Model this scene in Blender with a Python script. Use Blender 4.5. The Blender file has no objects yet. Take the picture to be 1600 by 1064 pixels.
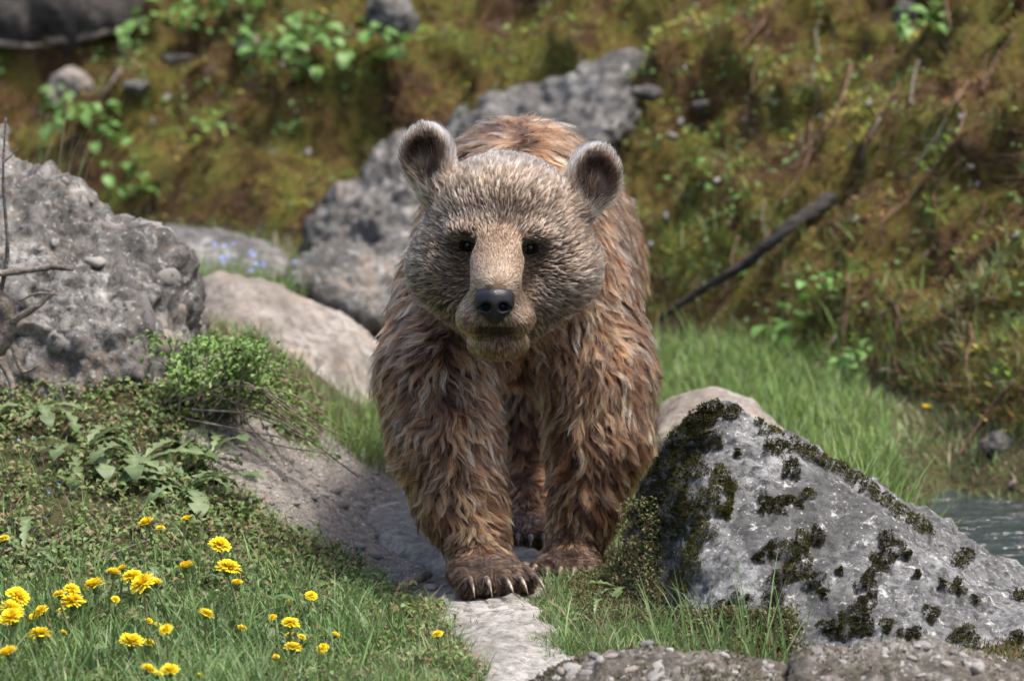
import bpy, bmesh, math, random
import numpy as np
from mathutils import Vector, Matrix, Euler
from mathutils.bvhtree import BVHTree
from mathutils.kdtree import KDTree
random.seed(7)
def mixc(a, b, w): return a * (1 - w[:, None]) + np.asarray(b) * w[:, None]
RNG = np.random.default_rng(7)
scene = bpy.context.scene
COL = scene.collection
FURN = 1.0

# ------------------------------------------------------------------ camera
CAM_H, CAM_Y, PITCH, FPX = 1.78, -9.0, math.radians(8.0), 7020.0      # telephoto, a standing photographer
cam_d = bpy.data.cameras.new('camera'); cam = bpy.data.objects.new('camera', cam_d); COL.objects.link(cam)
cam.location = (0, CAM_Y, CAM_H); cam.rotation_euler = (math.radians(90) - PITCH, 0, 0)
cam_d.sensor_width = 36.0; cam_d.lens = 36.0 * FPX / 1600.0
cam_d.clip_start = 0.1; cam_d.clip_end = 500
cam_d.dof.use_dof = True; cam_d.dof.focus_distance = 8.86; cam_d.dof.aperture_fstop = 4.0
scene.camera = cam

# ------------------------------------------------------------------ sky, sun, exposure
TO_SUN = Vector((0.33, -0.17, 0.93)).normalized()
world = bpy.data.worlds.new('World'); scene.world = world; world.use_nodes = True
nt = world.node_tree; nt.nodes.clear()
wo = nt.nodes.new('ShaderNodeOutputWorld'); wb = nt.nodes.new('ShaderNodeBackground'); ws = nt.nodes.new('ShaderNodeTexSky')
ws.sky_type = 'NISHITA'; ws.sun_disc = False
ws.sun_elevation = math.asin(TO_SUN.z); ws.sun_rotation = math.atan2(TO_SUN.x, TO_SUN.y)
ws.air_density = 1.0; ws.dust_density = 4.0; ws.ozone_density = 1.0
nt.links.new(ws.outputs[0], wb.inputs[0]); nt.links.new(wb.outputs[0], wo.inputs[0])
wb.inputs[1].default_value = 0.15
sl = bpy.data.lights.new('sun', 'SUN'); so = bpy.data.objects.new('sun', sl); COL.objects.link(so)
sl.energy = 3.1; sl.angle = math.radians(9.0); sl.color = (1.0, 0.96, 0.90)
so.rotation_euler = TO_SUN.to_track_quat('Z', 'Y').to_euler(); so.location = (3, -2, 8)
vs = scene.view_settings
vs.view_transform = 'Standard'; vs.look = 'None'; vs.gamma = 1.0; vs.exposure = 0.97; vs.use_curve_mapping = False
scene.render.engine = 'CYCLES'
scene.cycles.use_denoising = True
scene.cycles.max_bounces = 8; scene.cycles.diffuse_bounces = 3; scene.cycles.glossy_bounces = 3
scene.cycles.transmission_bounces = 5; scene.cycles.transparent_max_bounces = 6

# ------------------------------------------------------------------ numeric helpers
def sm(a, b, x):
    t = np.clip((x - a) / (b - a), 0, 1); return t * t * (3 - 2 * t)
_gr = np.random.default_rng(11).normal(size=(256, 3)); _gr /= np.linalg.norm(_gr, axis=1)[:, None]
def pnoise(P, seed=0):
    P = np.asarray(P, float); i = np.floor(P).astype(np.int64); f = P - i
    u = f * f * f * (f * (f * 6 - 15) + 10); out = 0.0
    for dx in (0, 1):
        wx = u[..., 0] if dx else 1 - u[..., 0]
        for dy in (0, 1):
            wy = u[..., 1] if dy else 1 - u[..., 1]
            for dz in (0, 1):
                wz = u[..., 2] if dz else 1 - u[..., 2]
                h = ((i[..., 0] + dx) * 374761393 + (i[..., 1] + dy) * 668265263 + (i[..., 2] + dz) * 1274126177 + seed * 974634777) & 0xffffffff
                h = ((h ^ (h >> 13)) * 1103515245) & 0xffffffff; h = (h ^ (h >> 16)) & 255
                g = _gr[h]
                out = out + wx * wy * wz * (g[..., 0] * (f[..., 0] - dx) + g[..., 1] * (f[..., 1] - dy) + g[..., 2] * (f[..., 2] - dz))
    return out * 1.5
def fbm(P, freq=1.0, octv=4, seed=0, gain=0.5):
    P = np.asarray(P, float); a = 1.0; s = 0.0
    for o in range(octv):
        s = s + a * pnoise(P * freq, seed + o); freq *= 2.03; a *= gain
    return s
def nrm(v): return v / np.maximum(np.linalg.norm(v, axis=-1, keepdims=True), 1e-9)
CP, SP = math.cos(PITCH), math.sin(PITCH)
def ray(u, v):
    x, y = (u - 800.0) / FPX, (532.0 - v) / FPX
    return np.array((x, CP + y * SP, -SP + y * CP))
def P(u, v, Y):                                    # the point at depth Y that the photograph shows at (u, v)
    d = ray(u, v); t = (Y - CAM_Y) / d[1]
    return np.array((d[0] * t, Y, CAM_H + d[2] * t))
def lin(r, g, b):
    c = np.array((r, g, b), float) / 255.0
    return tuple(np.where(c <= 0.04045, c / 12.92, ((c + 0.055) / 1.055) ** 2.4))

# ------------------------------------------------------------------ mesh helpers
def mesh_np(name, V, F, col=None, smooth=True):
    V = np.ascontiguousarray(V, np.float32); F = np.ascontiguousarray(F, np.int32)
    me = bpy.data.meshes.new(name); k = F.shape[1]
    me.vertices.add(len(V)); me.vertices.foreach_set('co', V.ravel())
    me.loops.add(F.size); me.loops.foreach_set('vertex_index', F.ravel())
    me.polygons.add(len(F)); me.polygons.foreach_set('loop_start', np.arange(0, F.size, k, dtype=np.int32))
    me.polygons.foreach_set('loop_total', np.full(len(F), k, np.int32))
    me.polygons.foreach_set('use_smooth', np.full(len(F), smooth, bool))
    me.update(calc_edges=True)
    if col is not None:
        ca = me.color_attributes.new('col', 'FLOAT_COLOR', 'POINT')
        c4 = np.ones((len(V), 4), np.float32); c4[:, :3] = col; ca.data.foreach_set('color', c4.ravel())
    return me
def link(name, me, mat=None, parent=None, loc=None):
    o = bpy.data.objects.new(name, me); COL.objects.link(o)
    if mat is not None and me is not None and not me.materials: me.materials.append(mat)
    if parent is not None: o.parent = parent
    if loc is not None: o.location = loc
    return o
def tag(o, label=None, cat=None, group=None, kind=None):
    if label: o['label'] = label
    if cat: o['category'] = cat
    if group: o['group'] = group
    if kind: o['kind'] = kind
    return o
def thing(name, label, cat, loc=(0, 0, 0), group=None):
    o = bpy.data.objects.new(name, None); COL.objects.link(o); o.location = loc; o.empty_display_size = 0.05
    return tag(o, label, cat, group)
def surface_nets(sd, org, h):
    s = sd < 0; nx, ny, nz = sd.shape
    cn = [(0,0,0),(1,0,0),(0,1,0),(1,1,0),(0,0,1),(1,0,1),(0,1,1),(1,1,1)]
    cnt = sum(s[a:nx-1+a, b:ny-1+b, c:nz-1+c].astype(np.int8) for a, b, c in cn)
    act = np.argwhere((cnt > 0) & (cnt < 8))
    idm = np.full(cnt.shape, -1, np.int64); idm[tuple(act.T)] = np.arange(len(act))
    vals = np.stack([sd[act[:,0]+a, act[:,1]+b, act[:,2]+c] for a, b, c in cn], 1)
    acc = np.zeros((len(act), 3)); n = np.zeros(len(act))
    for a in range(8):
        for b in range(a + 1, 8):
            A, B = np.array(cn[a]), np.array(cn[b])
            if np.abs(A - B).sum() != 1: continue
            va, vb = vals[:, a], vals[:, b]; m = (va < 0) != (vb < 0)
            t = np.where(m, va / np.where(m, va - vb, 1), 0)
            acc += m[:, None] * (A + t[:, None] * (B - A)); n += m
    V = org + (act + acc / n[:, None]) * h
    Fs = []
    for ax in range(3):
        o1, o2 = [(1, 2), (2, 0), (0, 1)][ax]
        sl0 = [slice(None)] * 3; sl1 = [slice(None)] * 3
        sl0[ax] = slice(0, -1); sl1[ax] = slice(1, None)
        a, b = s[tuple(sl0)], s[tuple(sl1)]
        e = np.argwhere(a != b); e = e[(e[:, o1] > 0) & (e[:, o2] > 0) & (e[:, o1] < sd.shape[o1]-1) & (e[:, o2] < sd.shape[o2]-1)]
        fl = a[tuple(e.T)]
        d1 = np.zeros(3, int); d1[o1] = 1; d2 = np.zeros(3, int); d2[o2] = 1
        q = np.stack([idm[tuple((e - d1 - d2).T)], idm[tuple((e - d2).T)], idm[tuple(e.T)], idm[tuple((e - d1).T)]], 1)
        q[~fl] = q[~fl][:, ::-1]
        Fs.append(q)
    return V, np.concatenate(Fs)
def vnormals(V, F):
    T = F if F.shape[1] == 3 else np.concatenate([F[:, :3], F[:, [0, 2, 3]]])
    fn = np.cross(V[T[:, 1]] - V[T[:, 0]], V[T[:, 2]] - V[T[:, 0]])
    n = np.zeros_like(V)
    for k in range(3): np.add.at(n, T[:, k], fn)
    return nrm(n)
def sample_surface(V, F, n, weight=None, rng=RNG):       # -> points, normals
    T = F if F.shape[1] == 3 else np.concatenate([F[:, :3], F[:, [0, 2, 3]]])
    fn = np.cross(V[T[:, 1]] - V[T[:, 0]], V[T[:, 2]] - V[T[:, 0]]); ar = np.linalg.norm(fn, axis=1)
    if weight is not None: ar = ar * weight(V[T].mean(1), nrm(fn))
    c = np.cumsum(ar); k = np.minimum(np.searchsorted(c, rng.random(n) * c[-1]), len(T) - 1)
    r1, r2 = np.sqrt(rng.random(n)), rng.random(n)
    b = np.stack([1 - r1, r1 * (1 - r2), r1 * r2], 1)
    VN = vnormals(V, F)
    return (V[T[k]] * b[..., None]).sum(1), nrm((VN[T[k]] * b[..., None]).sum(1))
def bvh_of(V, F): return BVHTree.FromPolygons([tuple(v) for v in V], [tuple(int(i) for i in f) for f in F])
def cast(bvh, u, v):
    h = bvh.ray_cast(Vector((0, CAM_Y, CAM_H)), Vector(ray(u, v)).normalized(), 200)
    return h[0], h[1]

# ------------------------------------------------------------------ material helpers
def new_mat(name):
    m = bpy.data.materials.new(name); m.use_nodes = True; n = m.node_tree; n.nodes.clear()
    return m, n
class NT:
    def __init__(s, n): s.n = n
    def node(s, t, **kw):
        x = s.n.nodes.new(t)
        for k, v in kw.items(): setattr(x, k, v)
        return x
    def l(s, a, b): s.n.links.new(a, b)
    def coord(s):
        return s.node('ShaderNodeTexCoord').outputs['Object']
    def noise(s, scale, detail=6, rough=0.6, vec=None, dist=0.0):
        x = s.node('ShaderNodeTexNoise'); x.inputs['Scale'].default_value = scale; x.inputs['Detail'].default_value = detail
        x.inputs['Roughness'].default_value = rough; x.inputs['Distortion'].default_value = dist
        if vec is not None: s.l(vec, x.inputs['Vector'])
        return x.outputs['Fac']
    def voro(s, scale, feat='F1', vec=None, out='Distance', rnd=1.0):
        x = s.node('ShaderNodeTexVoronoi'); x.feature = feat; x.inputs['Scale'].default_value = scale; x.inputs['Randomness'].default_value = rnd
        if vec is not None: s.l(vec, x.inputs['Vector'])
        return x.outputs[out]
    def ramp(s, fac, stops):
        x = s.node('ShaderNodeValToRGB'); e = x.color_ramp.elements
        while len(e) < len(stops): e.new(0.5)
        for el, (p, c) in zip(e, stops):
            el.position = p; el.color = (c, c, c, 1) if np.isscalar(c) else (*c, 1)
        s.l(fac, x.inputs[0]); return x.outputs[0]
    def mix(s, fac, a, b, mode='MIX'):
        x = s.node('ShaderNodeMix'); x.data_type = 'RGBA'; x.blend_type = mode
        for sock, val in ((x.inputs[0], fac), (x.inputs[6], a), (x.inputs[7], b)):
            if isinstance(val, (int, float)): sock.default_value = val if sock == x.inputs[0] else (val, val, val, 1)
            elif isinstance(val, tuple): sock.default_value = (*val, 1)
            else: s.l(val, sock)
        return x.outputs[2]
    def math(s, op, a, b=0.0):
        x = s.node('ShaderNodeMath'); x.operation = op
        for i, val in enumerate((a, b)):
            if isinstance(val, (int, float)): x.inputs[i].default_value = val
            else: s.l(val, x.inputs[i])
        return x.outputs[0]
    def attr(s, name, out='Color'):
        x = s.node('ShaderNodeAttribute'); x.attribute_name = name; return x.outputs[out]
    def bump(s, h, strength=0.5, dist=0.01, nrm_=None):
        x = s.node('ShaderNodeBump'); x.inputs['Strength'].default_value = strength; x.inputs['Distance'].default_value = dist
        s.l(h, x.inputs['Height'])
        if nrm_ is not None: s.l(nrm_, x.inputs['Normal'])
        return x.outputs[0]
    def finish(s, color, rough=0.8, normal=None, spec=0.3, trans=0.0):
        b = s.node('ShaderNodeBsdfPrincipled'); o = s.node('ShaderNodeOutputMaterial')
        for sock, val in ((b.inputs['Base Color'], color), (b.inputs['Roughness'], rough)):
            if isinstance(val, (int, float)): sock.default_value = val
            elif isinstance(val, tuple): sock.default_value = (*val, 1)
            else: s.l(val, sock)
        b.inputs['Specular IOR Level'].default_value = spec
        if normal is not None: s.l(normal, b.inputs['Normal'])
        if trans > 0:
            t = s.node('ShaderNodeBsdfTranslucent'); mx = s.node('ShaderNodeMixShader'); mx.inputs[0].default_value = trans
            if isinstance(color, tuple): t.inputs[0].default_value = (*color, 1)
            else: s.l(color, t.inputs[0])
            s.l(b.outputs[0], mx.inputs[1]); s.l(t.outputs[0], mx.inputs[2]); s.l(mx.outputs[0], o.inputs[0])
        else: s.l(b.outputs[0], o.inputs[0])
        return b
def rock_mat(name, dark, mid, pale, warm=None, scale=1.0, lichen=0.5, spots=0.5):
    m, n = new_mat(name); t = NT(n); c = t.coord()
    big = t.noise(7 * scale, 8, 0.68, c, 0.6); fine = t.noise(42 * scale, 8, 0.75, c, 0.3); grit = t.noise(160 * scale, 4, 0.7, c)
    col = t.ramp(big, [(0.30, dark), (0.47, mid), (0.66, pale)])
    col = t.mix(t.ramp(fine, [(0.38, 1.0), (0.56, 0.0)]), col, tuple(x * .6 for x in dark))
    if warm: col = t.mix(t.ramp(t.noise(9 * scale, 4, 0.6, c, 1.2), [(0.52, 0.0), (0.68, 0.6)]), col, warm)
    li = t.ramp(t.noise(20 * scale, 8, 0.74, c, 0.15), [(0.57, 0.0), (0.66, lichen)])
    wt = t.ramp(t.noise(2.6 * scale, 5, 0.6, c, 0.4), [(0.36, 0.75), (0.54, 0.0)])
    col = t.mix(wt, col, tuple(x * .8 for x in dark))
    col = t.mix(li, col, (.44, .435, .41))
    vs_ = t.voro(60 * scale, 'F1', c); sp = t.ramp(vs_, [(0.10, spots), (0.24, 0.0)])
    col = t.mix(t.math('MULTIPLY', sp, t.ramp(fine, [(0.45, 0.0), (0.6, 1.0)])), col, (0.55, 0.54, 0.52))
    pit = t.ramp(t.voro(34 * scale, 'F1', c), [(0.0, 0.0), (0.35, 1.0)])
    col = t.mix(t.ramp(pit, [(0.0, 0.5 * spots), (0.5, 0.0)]), col, tuple(x * 0.45 for x in dark))
    h = t.math('ADD', t.math('MULTIPLY', fine, 0.6), t.math('ADD', t.math('MULTIPLY', grit, 0.22), t.math('MULTIPLY', pit, 0.12)))
    t.finish(col, 0.88, t.bump(h, 0.8, 0.009), 0.2)
    return m
def attr_mat(name, rough=0.6, trans=0.3, spec=0.3, noise_scale=60, bump=0.0):
    m, n = new_mat(name); t = NT(n); c = t.coord()
    f = t.ramp(t.noise(noise_scale, 3, 0.6, c), [(0.3, 0.72), (0.7, 1.2)])
    col = t.mix(1.0, t.attr('col'), f, 'MULTIPLY')
    t.finish(col, rough, t.bump(t.noise(noise_scale * 3, 3, 0.6, c), bump, 0.004) if bump else None, spec, trans)
    return m
def plain_mat(name, c0, c1, scale=30, rough=0.7, trans=0.0, spec=0.3, bump=0.4, bdist=0.004, stretch=None):
    m, n = new_mat(name); t = NT(n); c = t.coord()
    if stretch:
        mp = t.node('ShaderNodeMapping'); mp.inputs['Scale'].default_value = stretch; t.l(c, mp.inputs[0]); c = mp.outputs[0]
    f = t.noise(scale, 6, 0.65, c, 0.3)
    t.finish(t.ramp(f, [(0.32, c0), (0.68, c1)]), rough, t.bump(t.noise(scale * 2.5, 5, 0.65, c), bump, bdist), spec, trans)
    return m
# ------------------------------------------------------------------ terrain: one height field cut into ground, path and hillside
FOOT = np.array([(-40, 20), (-12, 9.5), (-6, 6.9), (-3, 5.7), (-1.3, 4.9), (-.41, 4.3), (.45, 3.5), (.87, 2.9), (1.05, 2.4), (1.25, 1.9), (1.6, 1.65), (2.2, 1.4), (4, .7), (12, -1), (40, -6)], float)
def bank_s(x, y):
    d = np.full(np.shape(x), 1e9)
    for a, b in zip(FOOT[:-1], FOOT[1:]):
        ab = b - a; t = np.clip(((x - a[0]) * ab[0] + (y - a[1]) * ab[1]) / (ab @ ab), 0, 1)
        d = np.minimum(d, np.hypot(x - a[0] - t * ab[0], y - a[1] - t * ab[1]))
    return d * np.sign(y - np.interp(x, FOOT[:, 0], FOOT[:, 1]))
def height(x, y):
    s = bank_s(x, y)
    z = 0.27 * sm(-0.22, -0.72, x) * sm(-0.35, 0.95, y) * (1 - 0.6 * sm(1.6, 3.2, y))
    z = z + 0.03 * sm(-0.3, -0.9, x) * sm(-0.9, -0.2, y)
    z = z + 0.05 * sm(2.0, 4.0, y)
    ch = sm(0.86, 1.06, x + 0.10 * np.sin(y * 2.1)) * sm(-0.05, 0.35, -s) * sm(-3.4, -2.6, y)
    z = z - 0.28 * ch
    z = z + np.where(s > 0, 4.2 * (1 - np.exp(-s / 4.0)) + 0.10 * sm(0, .12, s), 0)
    # hollow under the log in the upper corner
    z = z - 0.30 * np.exp(-(((x + 1.42) / .42) ** 2 + ((y - 5.52) / .24) ** 2))
    p = np.stack([x, y, np.zeros_like(x)], -1)
    z = z + 0.018 * fbm(p, 2.2, 4, 3) + 0.006 * fbm(p, 14, 3, 5) + .013 * fbm(p, 10, 3, 8) * sm(-.12, -.35, x) * sm(.2, .6, y)
    return z
def axis(segs):
    out = [np.array([segs[0][0]])]
    for a, b, h in segs: out.append(np.linspace(a, b, max(2, int(round(abs(b - a) / h)) + 1))[1:])
    return np.concatenate(out)
gx = axis([(-40, -8, 4), (-8, -3.2, .4), (-3.2, -1.7, .06), (-1.7, 1.9, .018), (1.9, 3.2, .08), (3.2, 8, .5), (8, 40, 4)])
gy = axis([(-40, -9, 4), (-9, -2, .5), (-2, -1.2, .06), (-1.2, 3.0, .018), (3.0, 9.5, .035), (9.5, 14, .2), (14, 60, 4)])
GX, GY = np.meshgrid(gx, gy, indexing='ij'); GZ = height(GX, GY)
TV = np.stack([GX, GY, GZ], -1).reshape(-1, 3); ni, nj = GX.shape
S_ = bank_s(TV[:, 0], TV[:, 1]); wb_ = sm(0.02, 0.25, S_)
# lumpy, overhanging relief of the bank: pushed out along the slope's normal
q = TV * np.array((1, 1, .8))
lump = 0.11 * fbm(q, 1.7, 3, 21) + 0.085 * fbm(q, 5.0, 3, 25) + 0.030 * fbm(q, 15, 3, 29)
dn = nrm(np.stack([np.full(len(TV), -.42), np.full(len(TV), -.6), np.full(len(TV), .68)], -1))
TV = TV + dn * (lump * wb_)[:, None]
ii, jj = np.meshgrid(np.arange(ni - 1), np.arange(nj - 1), indexing='ij'); a = (ii * nj + jj).ravel()
TF = np.stack([a, a + nj, a + nj + 1, a + 1], 1)
TC = TV[TF].mean(1); cs = bank_s(TC[:, 0], TC[:, 1])
TBVH = bvh_of(TV[:, :], TF)
def G(u, v):
    h = cast(TBVH, u, v)[0]
    return np.array(h) if h else None
def ground_z(x, y):
    h = TBVH.ray_cast(Vector((x, y, 9)), Vector((0, 0, -1)), 30)
    return h[0].z if h[0] else 0.0
# the trodden path: outline walked on the ground
_pp = [(738, 1064), (712, 1005), (690, 962), (610, 925), (565, 880), (500, 850), (430, 815), (372, 770), (330, 735), (300, 690), (330, 640), (400, 655), (470, 700), (520, 668), (560, 690), (600, 640), (760, 600), (930, 600), (960, 700), (965, 860), (880, 900), (835, 945), (860, 1000), (905, 1040), (915, 1064)]
_pw = [G(u, v)[:2] for u, v in _pp]
_pw = [np.array((-.09, -1.9))] + _pw + [np.array((.13, -1.9))]
_pw = np.array(_pw)
def in_poly(x, y, poly):
    r = np.zeros(np.shape(x), bool); n = len(poly)
    for i in range(n):
        (x0, y0), (x1, y1) = poly[i], poly[(i + 1) % n]
        c = ((y0 > y) != (y1 > y)) & (x < (x1 - x0) * (y - y0) / (y1 - y0 + 1e-12) + x0); r ^= c
    return r
def poly_dist(x, y, poly):
    d = np.full(np.shape(x), 1e9); n = len(poly)
    for i in range(n):
        a, b = poly[i], poly[(i + 1) % n]; ab = b - a
        t = np.clip(((x - a[0]) * ab[0] + (y - a[1]) * ab[1]) / (ab @ ab + 1e-12), 0, 1)
        d = np.minimum(d, np.hypot(x - a[0] - t * ab[0], y - a[1] - t * ab[1]))
    return np.where(in_poly(x, y, poly), d, -d)
def path_d(x, y):                                            # >0 on the path
    p = np.stack([x, y, np.zeros_like(x)], -1)
    return poly_dist(x, y, _pw) + 0.05 * fbm(p, 9, 3, 41)
pm = (path_d(TC[:, 0], TC[:, 1]) > 0) & (cs < 0)
hm = (cs > 0.02) & ~pm
def cut(mask, name, mat):
    F = TF[mask]; us, inv = np.unique(F, return_inverse=True)
    o = link(name, mesh_np(name, TV[us], inv.reshape(F.shape)), mat); o['kind'] = 'structure'
    return o, TV[us], inv.reshape(F.shape)
m, n = new_mat('turf_soil'); t = NT(n); c = t.coord()
col = t.ramp(t.noise(14, 6, .65, c), [(0.3, (.030, .024, .015)), (0.5, (.075, .062, .034)), (0.7, (.06, .075, .022))])
t.finish(col, .95, t.bump(t.noise(60, 6, .7, c), .9, .02), .1); M_SOIL = m
m, n = new_mat('trodden_dirt'); t = NT(n); c = t.coord()
col = t.ramp(t.noise(7, 8, .65, c, .5), [(0.3, (.14, .125, .108)), (0.5, (.24, .215, .19)), (0.7, (.34, .31, .28))])
gr = t.voro(90, 'F1', c); g2 = t.voro(210, 'F1', c)
col = t.mix(t.ramp(t.noise(55, 6, .7, c), [(.38, .75), (.55, 0.)]), col, (.085, .072, .062))
col = t.mix(t.ramp(gr, [(.12, .55), (.3, 0.)]), col, (.42, .39, .36))
h = t.math('ADD', t.math('MULTIPLY', t.noise(26, 8, .7, c), 1.0), t.math('ADD', t.math('MULTIPLY', gr, -.35), t.math('MULTIPLY', g2, -.15)))
t.finish(col, .95, t.bump(h, .9, .018), .15); M_DIRT = m
m, n = new_mat('mossy_bank'); t = NT(n); c = t.coord()
col = t.ramp(t.noise(5, 8, .68, c, .6), [(0.28, (.055, .037, .022)), (0.42, (.14, .08, .04)), (0.52, (.19, .145, .04)), (0.62, (.165, .175, .04)), (0.74, (.22, .23, .06))])
col = t.mix(t.ramp(t.noise(30, 7, .7, c), [(.36, .8), (.48, 0.)]), col, (.03, .02, .013))
col = t.mix(t.ramp(t.noise(19, 6, .7, c, 1.), [(.60, 0.), (.68, .7)]), col, (.26, .23, .20))
t.finish(col, .95, t.bump(t.noise(45, 8, .75, c), 1., .05), .1); M_BANK = m
ground_o, GRV, GRF = cut(~pm & ~hm, 'ground', M_SOIL)
path_o, PAV, PAF = cut(pm, 'path', M_DIRT)
hill_o, HIV, HIF = cut(hm, 'hillside', M_BANK)
# ------------------------------------------------------------------ the stream
wx = np.linspace(.8, 6, 90); wy = np.linspace(-3.6, 2.1, 100)
WX, WY = np.meshgrid(wx, wy, indexing='ij')
WV = np.stack([WX, WY, -0.125 + .006 * fbm(np.stack([WX * 1.0, WY * 2.2, WX * 0], -1), 3, 3, 77)], -1).reshape(-1, 3)
ii, jj = np.meshgrid(np.arange(89), np.arange(99), indexing='ij'); a = (ii * 100 + jj).ravel()
m, n = new_mat('stream_water'); t = NT(n); c = t.coord()
mp = t.node('ShaderNodeMapping'); mp.inputs['Scale'].default_value = (1, 2.4, 1); mp.inputs['Rotation'].default_value = (0, 0, .4); t.l(c, mp.inputs[0])
hh = t.noise(9, 4, .55, mp.outputs[0], .8)
bs = t.finish((.018, .025, .024), .10, t.bump(hh, .85, .05), .5)
M_WATER = m
wo_ = link('water', mesh_np('water', WV, np.stack([a, a + 100, a + 101, a + 1], 1)), M_WATER); wo_['kind'] = 'structure'
# ------------------------------------------------------------------ boulders
def hull_planes(pts):
    bm = bmesh.new()
    for p in pts: bm.verts.new(p)
    bmesh.ops.convex_hull(bm, input=bm.verts); bm.normal_update()
    out = []
    c = np.mean(pts, 0)
    for f in bm.faces:
        n_ = np.array(f.normal); d = n_ @ np.array(f.verts[0].co)
        if n_ @ c > d: n_, d = -n_, -d
        if not any(n_ @ m_ > .995 and abs(d - e) < .004 for m_, e in out): out.append((n_, d))
    bm.free(); return out
def rock_mesh(pts, res=60, k=.02, amp=.02, freq=5., seed=0, ridge=.6, fine=.25, strata=None, chip=0.):
    pts = np.array(pts, float); pl = hull_planes(pts)
    lo, hi = pts.min(0) - .03, pts.max(0) + .03; h = (hi - lo).max() / res
    ax = [np.arange(lo[i], hi[i] + h, h) for i in range(3)]
    Q = np.stack(np.meshgrid(*ax, indexing='ij'), -1)
    D = np.stack([Q @ n_ - d for n_, d in pl], -1); mx = D.max(-1)
    sd = mx + k * np.log(np.exp((D - mx[..., None]) / k).sum(-1)) - k * .5
    V, F = surface_nets(sd, lo, h); N = vnormals(V, F)
    d = amp * (fbm(V, freq, 3, seed) * .9 - ridge * (1 - 2 * np.abs(fbm(V, freq * 1.6, 3, seed + 9))) * .5 + fine * fbm(V, freq * 6, 3, seed + 4) + fine * .5 * fbm(V, freq * 18, 2, seed + 6))
    if chip:
        n_ = fbm(V, freq * .8, 3, seed + 31) * 3.2; st = np.floor(n_); d = d + amp * chip * (st + sm(.0, .22, n_ - st)) / 3.2
    if strata is not None:
        a_, f_, am = strata; w = V @ np.array(a_) * f_ + 1.2 * fbm(V, 3, 3, seed + 2)
        d = d + am * np.abs(((w % 1) - .5) * 2) ** 3
    V = V + N * d[:, None]
    return V, F
def rock(name, label, pts, mat, cat='boulder', **kw):
    V, F = rock_mesh(pts, **kw); base = np.array((V[:, 0].mean(), V[:, 1].mean(), V[:, 2].min()))
    o = link(name, mesh_np(name, V - base, F), mat, loc=base); tag(o, label, cat)
    return o, V, F
# pebble shapes shared by every embedded or loose pebble
PEB = []
for i in range(8):
    bm = bmesh.new(); bmesh.ops.create_icosphere(bm, subdivisions=2, radius=1)
    V = np.array([v.co[:] for v in bm.verts]); F = np.array([[v.index for v in f.verts] for f in bm.faces]); bm.free()
    V = V * (1 + .38 * fbm(V, 1.3, 3, 300 + i))[:, None] * np.array((1, random.uniform(.62, .9), random.uniform(.5, .7)))
    PEB.append((V, F))
pebble_tones = [(.30, .28, .26), (.22, .205, .19), (.38, .35, .32), (.34, .28, .24), (.16, .15, .145), (.46, .44, .42), (.33, .25, .22)]
M_PEB = []
for i, c in enumerate(pebble_tones):
    M_PEB.append(plain_mat('pebble_stone_%d' % i, tuple(x * .62 for x in c), c, 25, .85, 0, .3, .5, .05))
PEBM = []
for i in range(8):
    row = []
    for j, m_ in enumerate(M_PEB):
        me = mesh_np('pebble', *PEB[i]); me.materials.append(m_); row.append(me)
    PEBM.append(row)
def pebble_obj(p, n_, size, parent=None, tone=None, sink=.3, name='pebble'):
    me = PEBM[random.randrange(8)][tone if tone is not None else random.randrange(len(M_PEB))]
    o = bpy.data.objects.new(name, me); COL.objects.link(o)
    qt = Vector(n_).to_track_quat('Z', 'Y') @ Euler((0, 0, random.uniform(0, 6.28))).to_quaternion()
    loc = np.array(p) - np.array(n_) * size * sink
    if parent is not None: o.parent = parent; loc = loc - np.array(parent.location)
    o.location = loc; o.rotation_mode = 'QUATERNION'; o.rotation_quaternion = qt
    o.scale = (size * random.uniform(.85, 1.3), size, size * random.uniform(.6, 1.0)); return o
def stud(o, V, F, n_, smin, smax, weight=None, tones=None, sink=.35):
    p, nn = sample_surface(V, F, n_, weight)
    for i in range(n_):
        sz = smin + (smax - smin) * random.random() ** 2.2
        pebble_obj(p[i], nn[i], sz, o, random.choice(tones) if tones else None, sink + random.uniform(-.1, .15))
facing = lambda c, n_: np.where(n_ @ np.array((0, -.99, .14)) > -.15, 1., .02)

M_ROCK_L = rock_mat('conglomerate_grey', (.045, .042, .038), (.145, .136, .125), (.265, .252, .235), (.22, .165, .125), 1.1, .5, .65)
M_ROCK_P = rock_mat('pale_limestone', (.16, .138, .118), (.28, .248, .218), (.36, .325, .29), (.30, .22, .165), .8, .35, .2)
M_ROCK_G = rock_mat('grey_stone', (.06, .056, .051), (.135, .128, .12), (.24, .23, .215), None, .9, .45, .3)
M_ROCK_R = rock_mat('lichened_grey', (.050, .048, .046), (.140, .138, .136), (.275, .272, .268), None, 1.3, .9, .7)
M_ROCK_F = rock_mat('cemented_gravel', (.05, .042, .032), (.14, .12, .10), (.26, .24, .22), None, 1.6, .5, .6)

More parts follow.
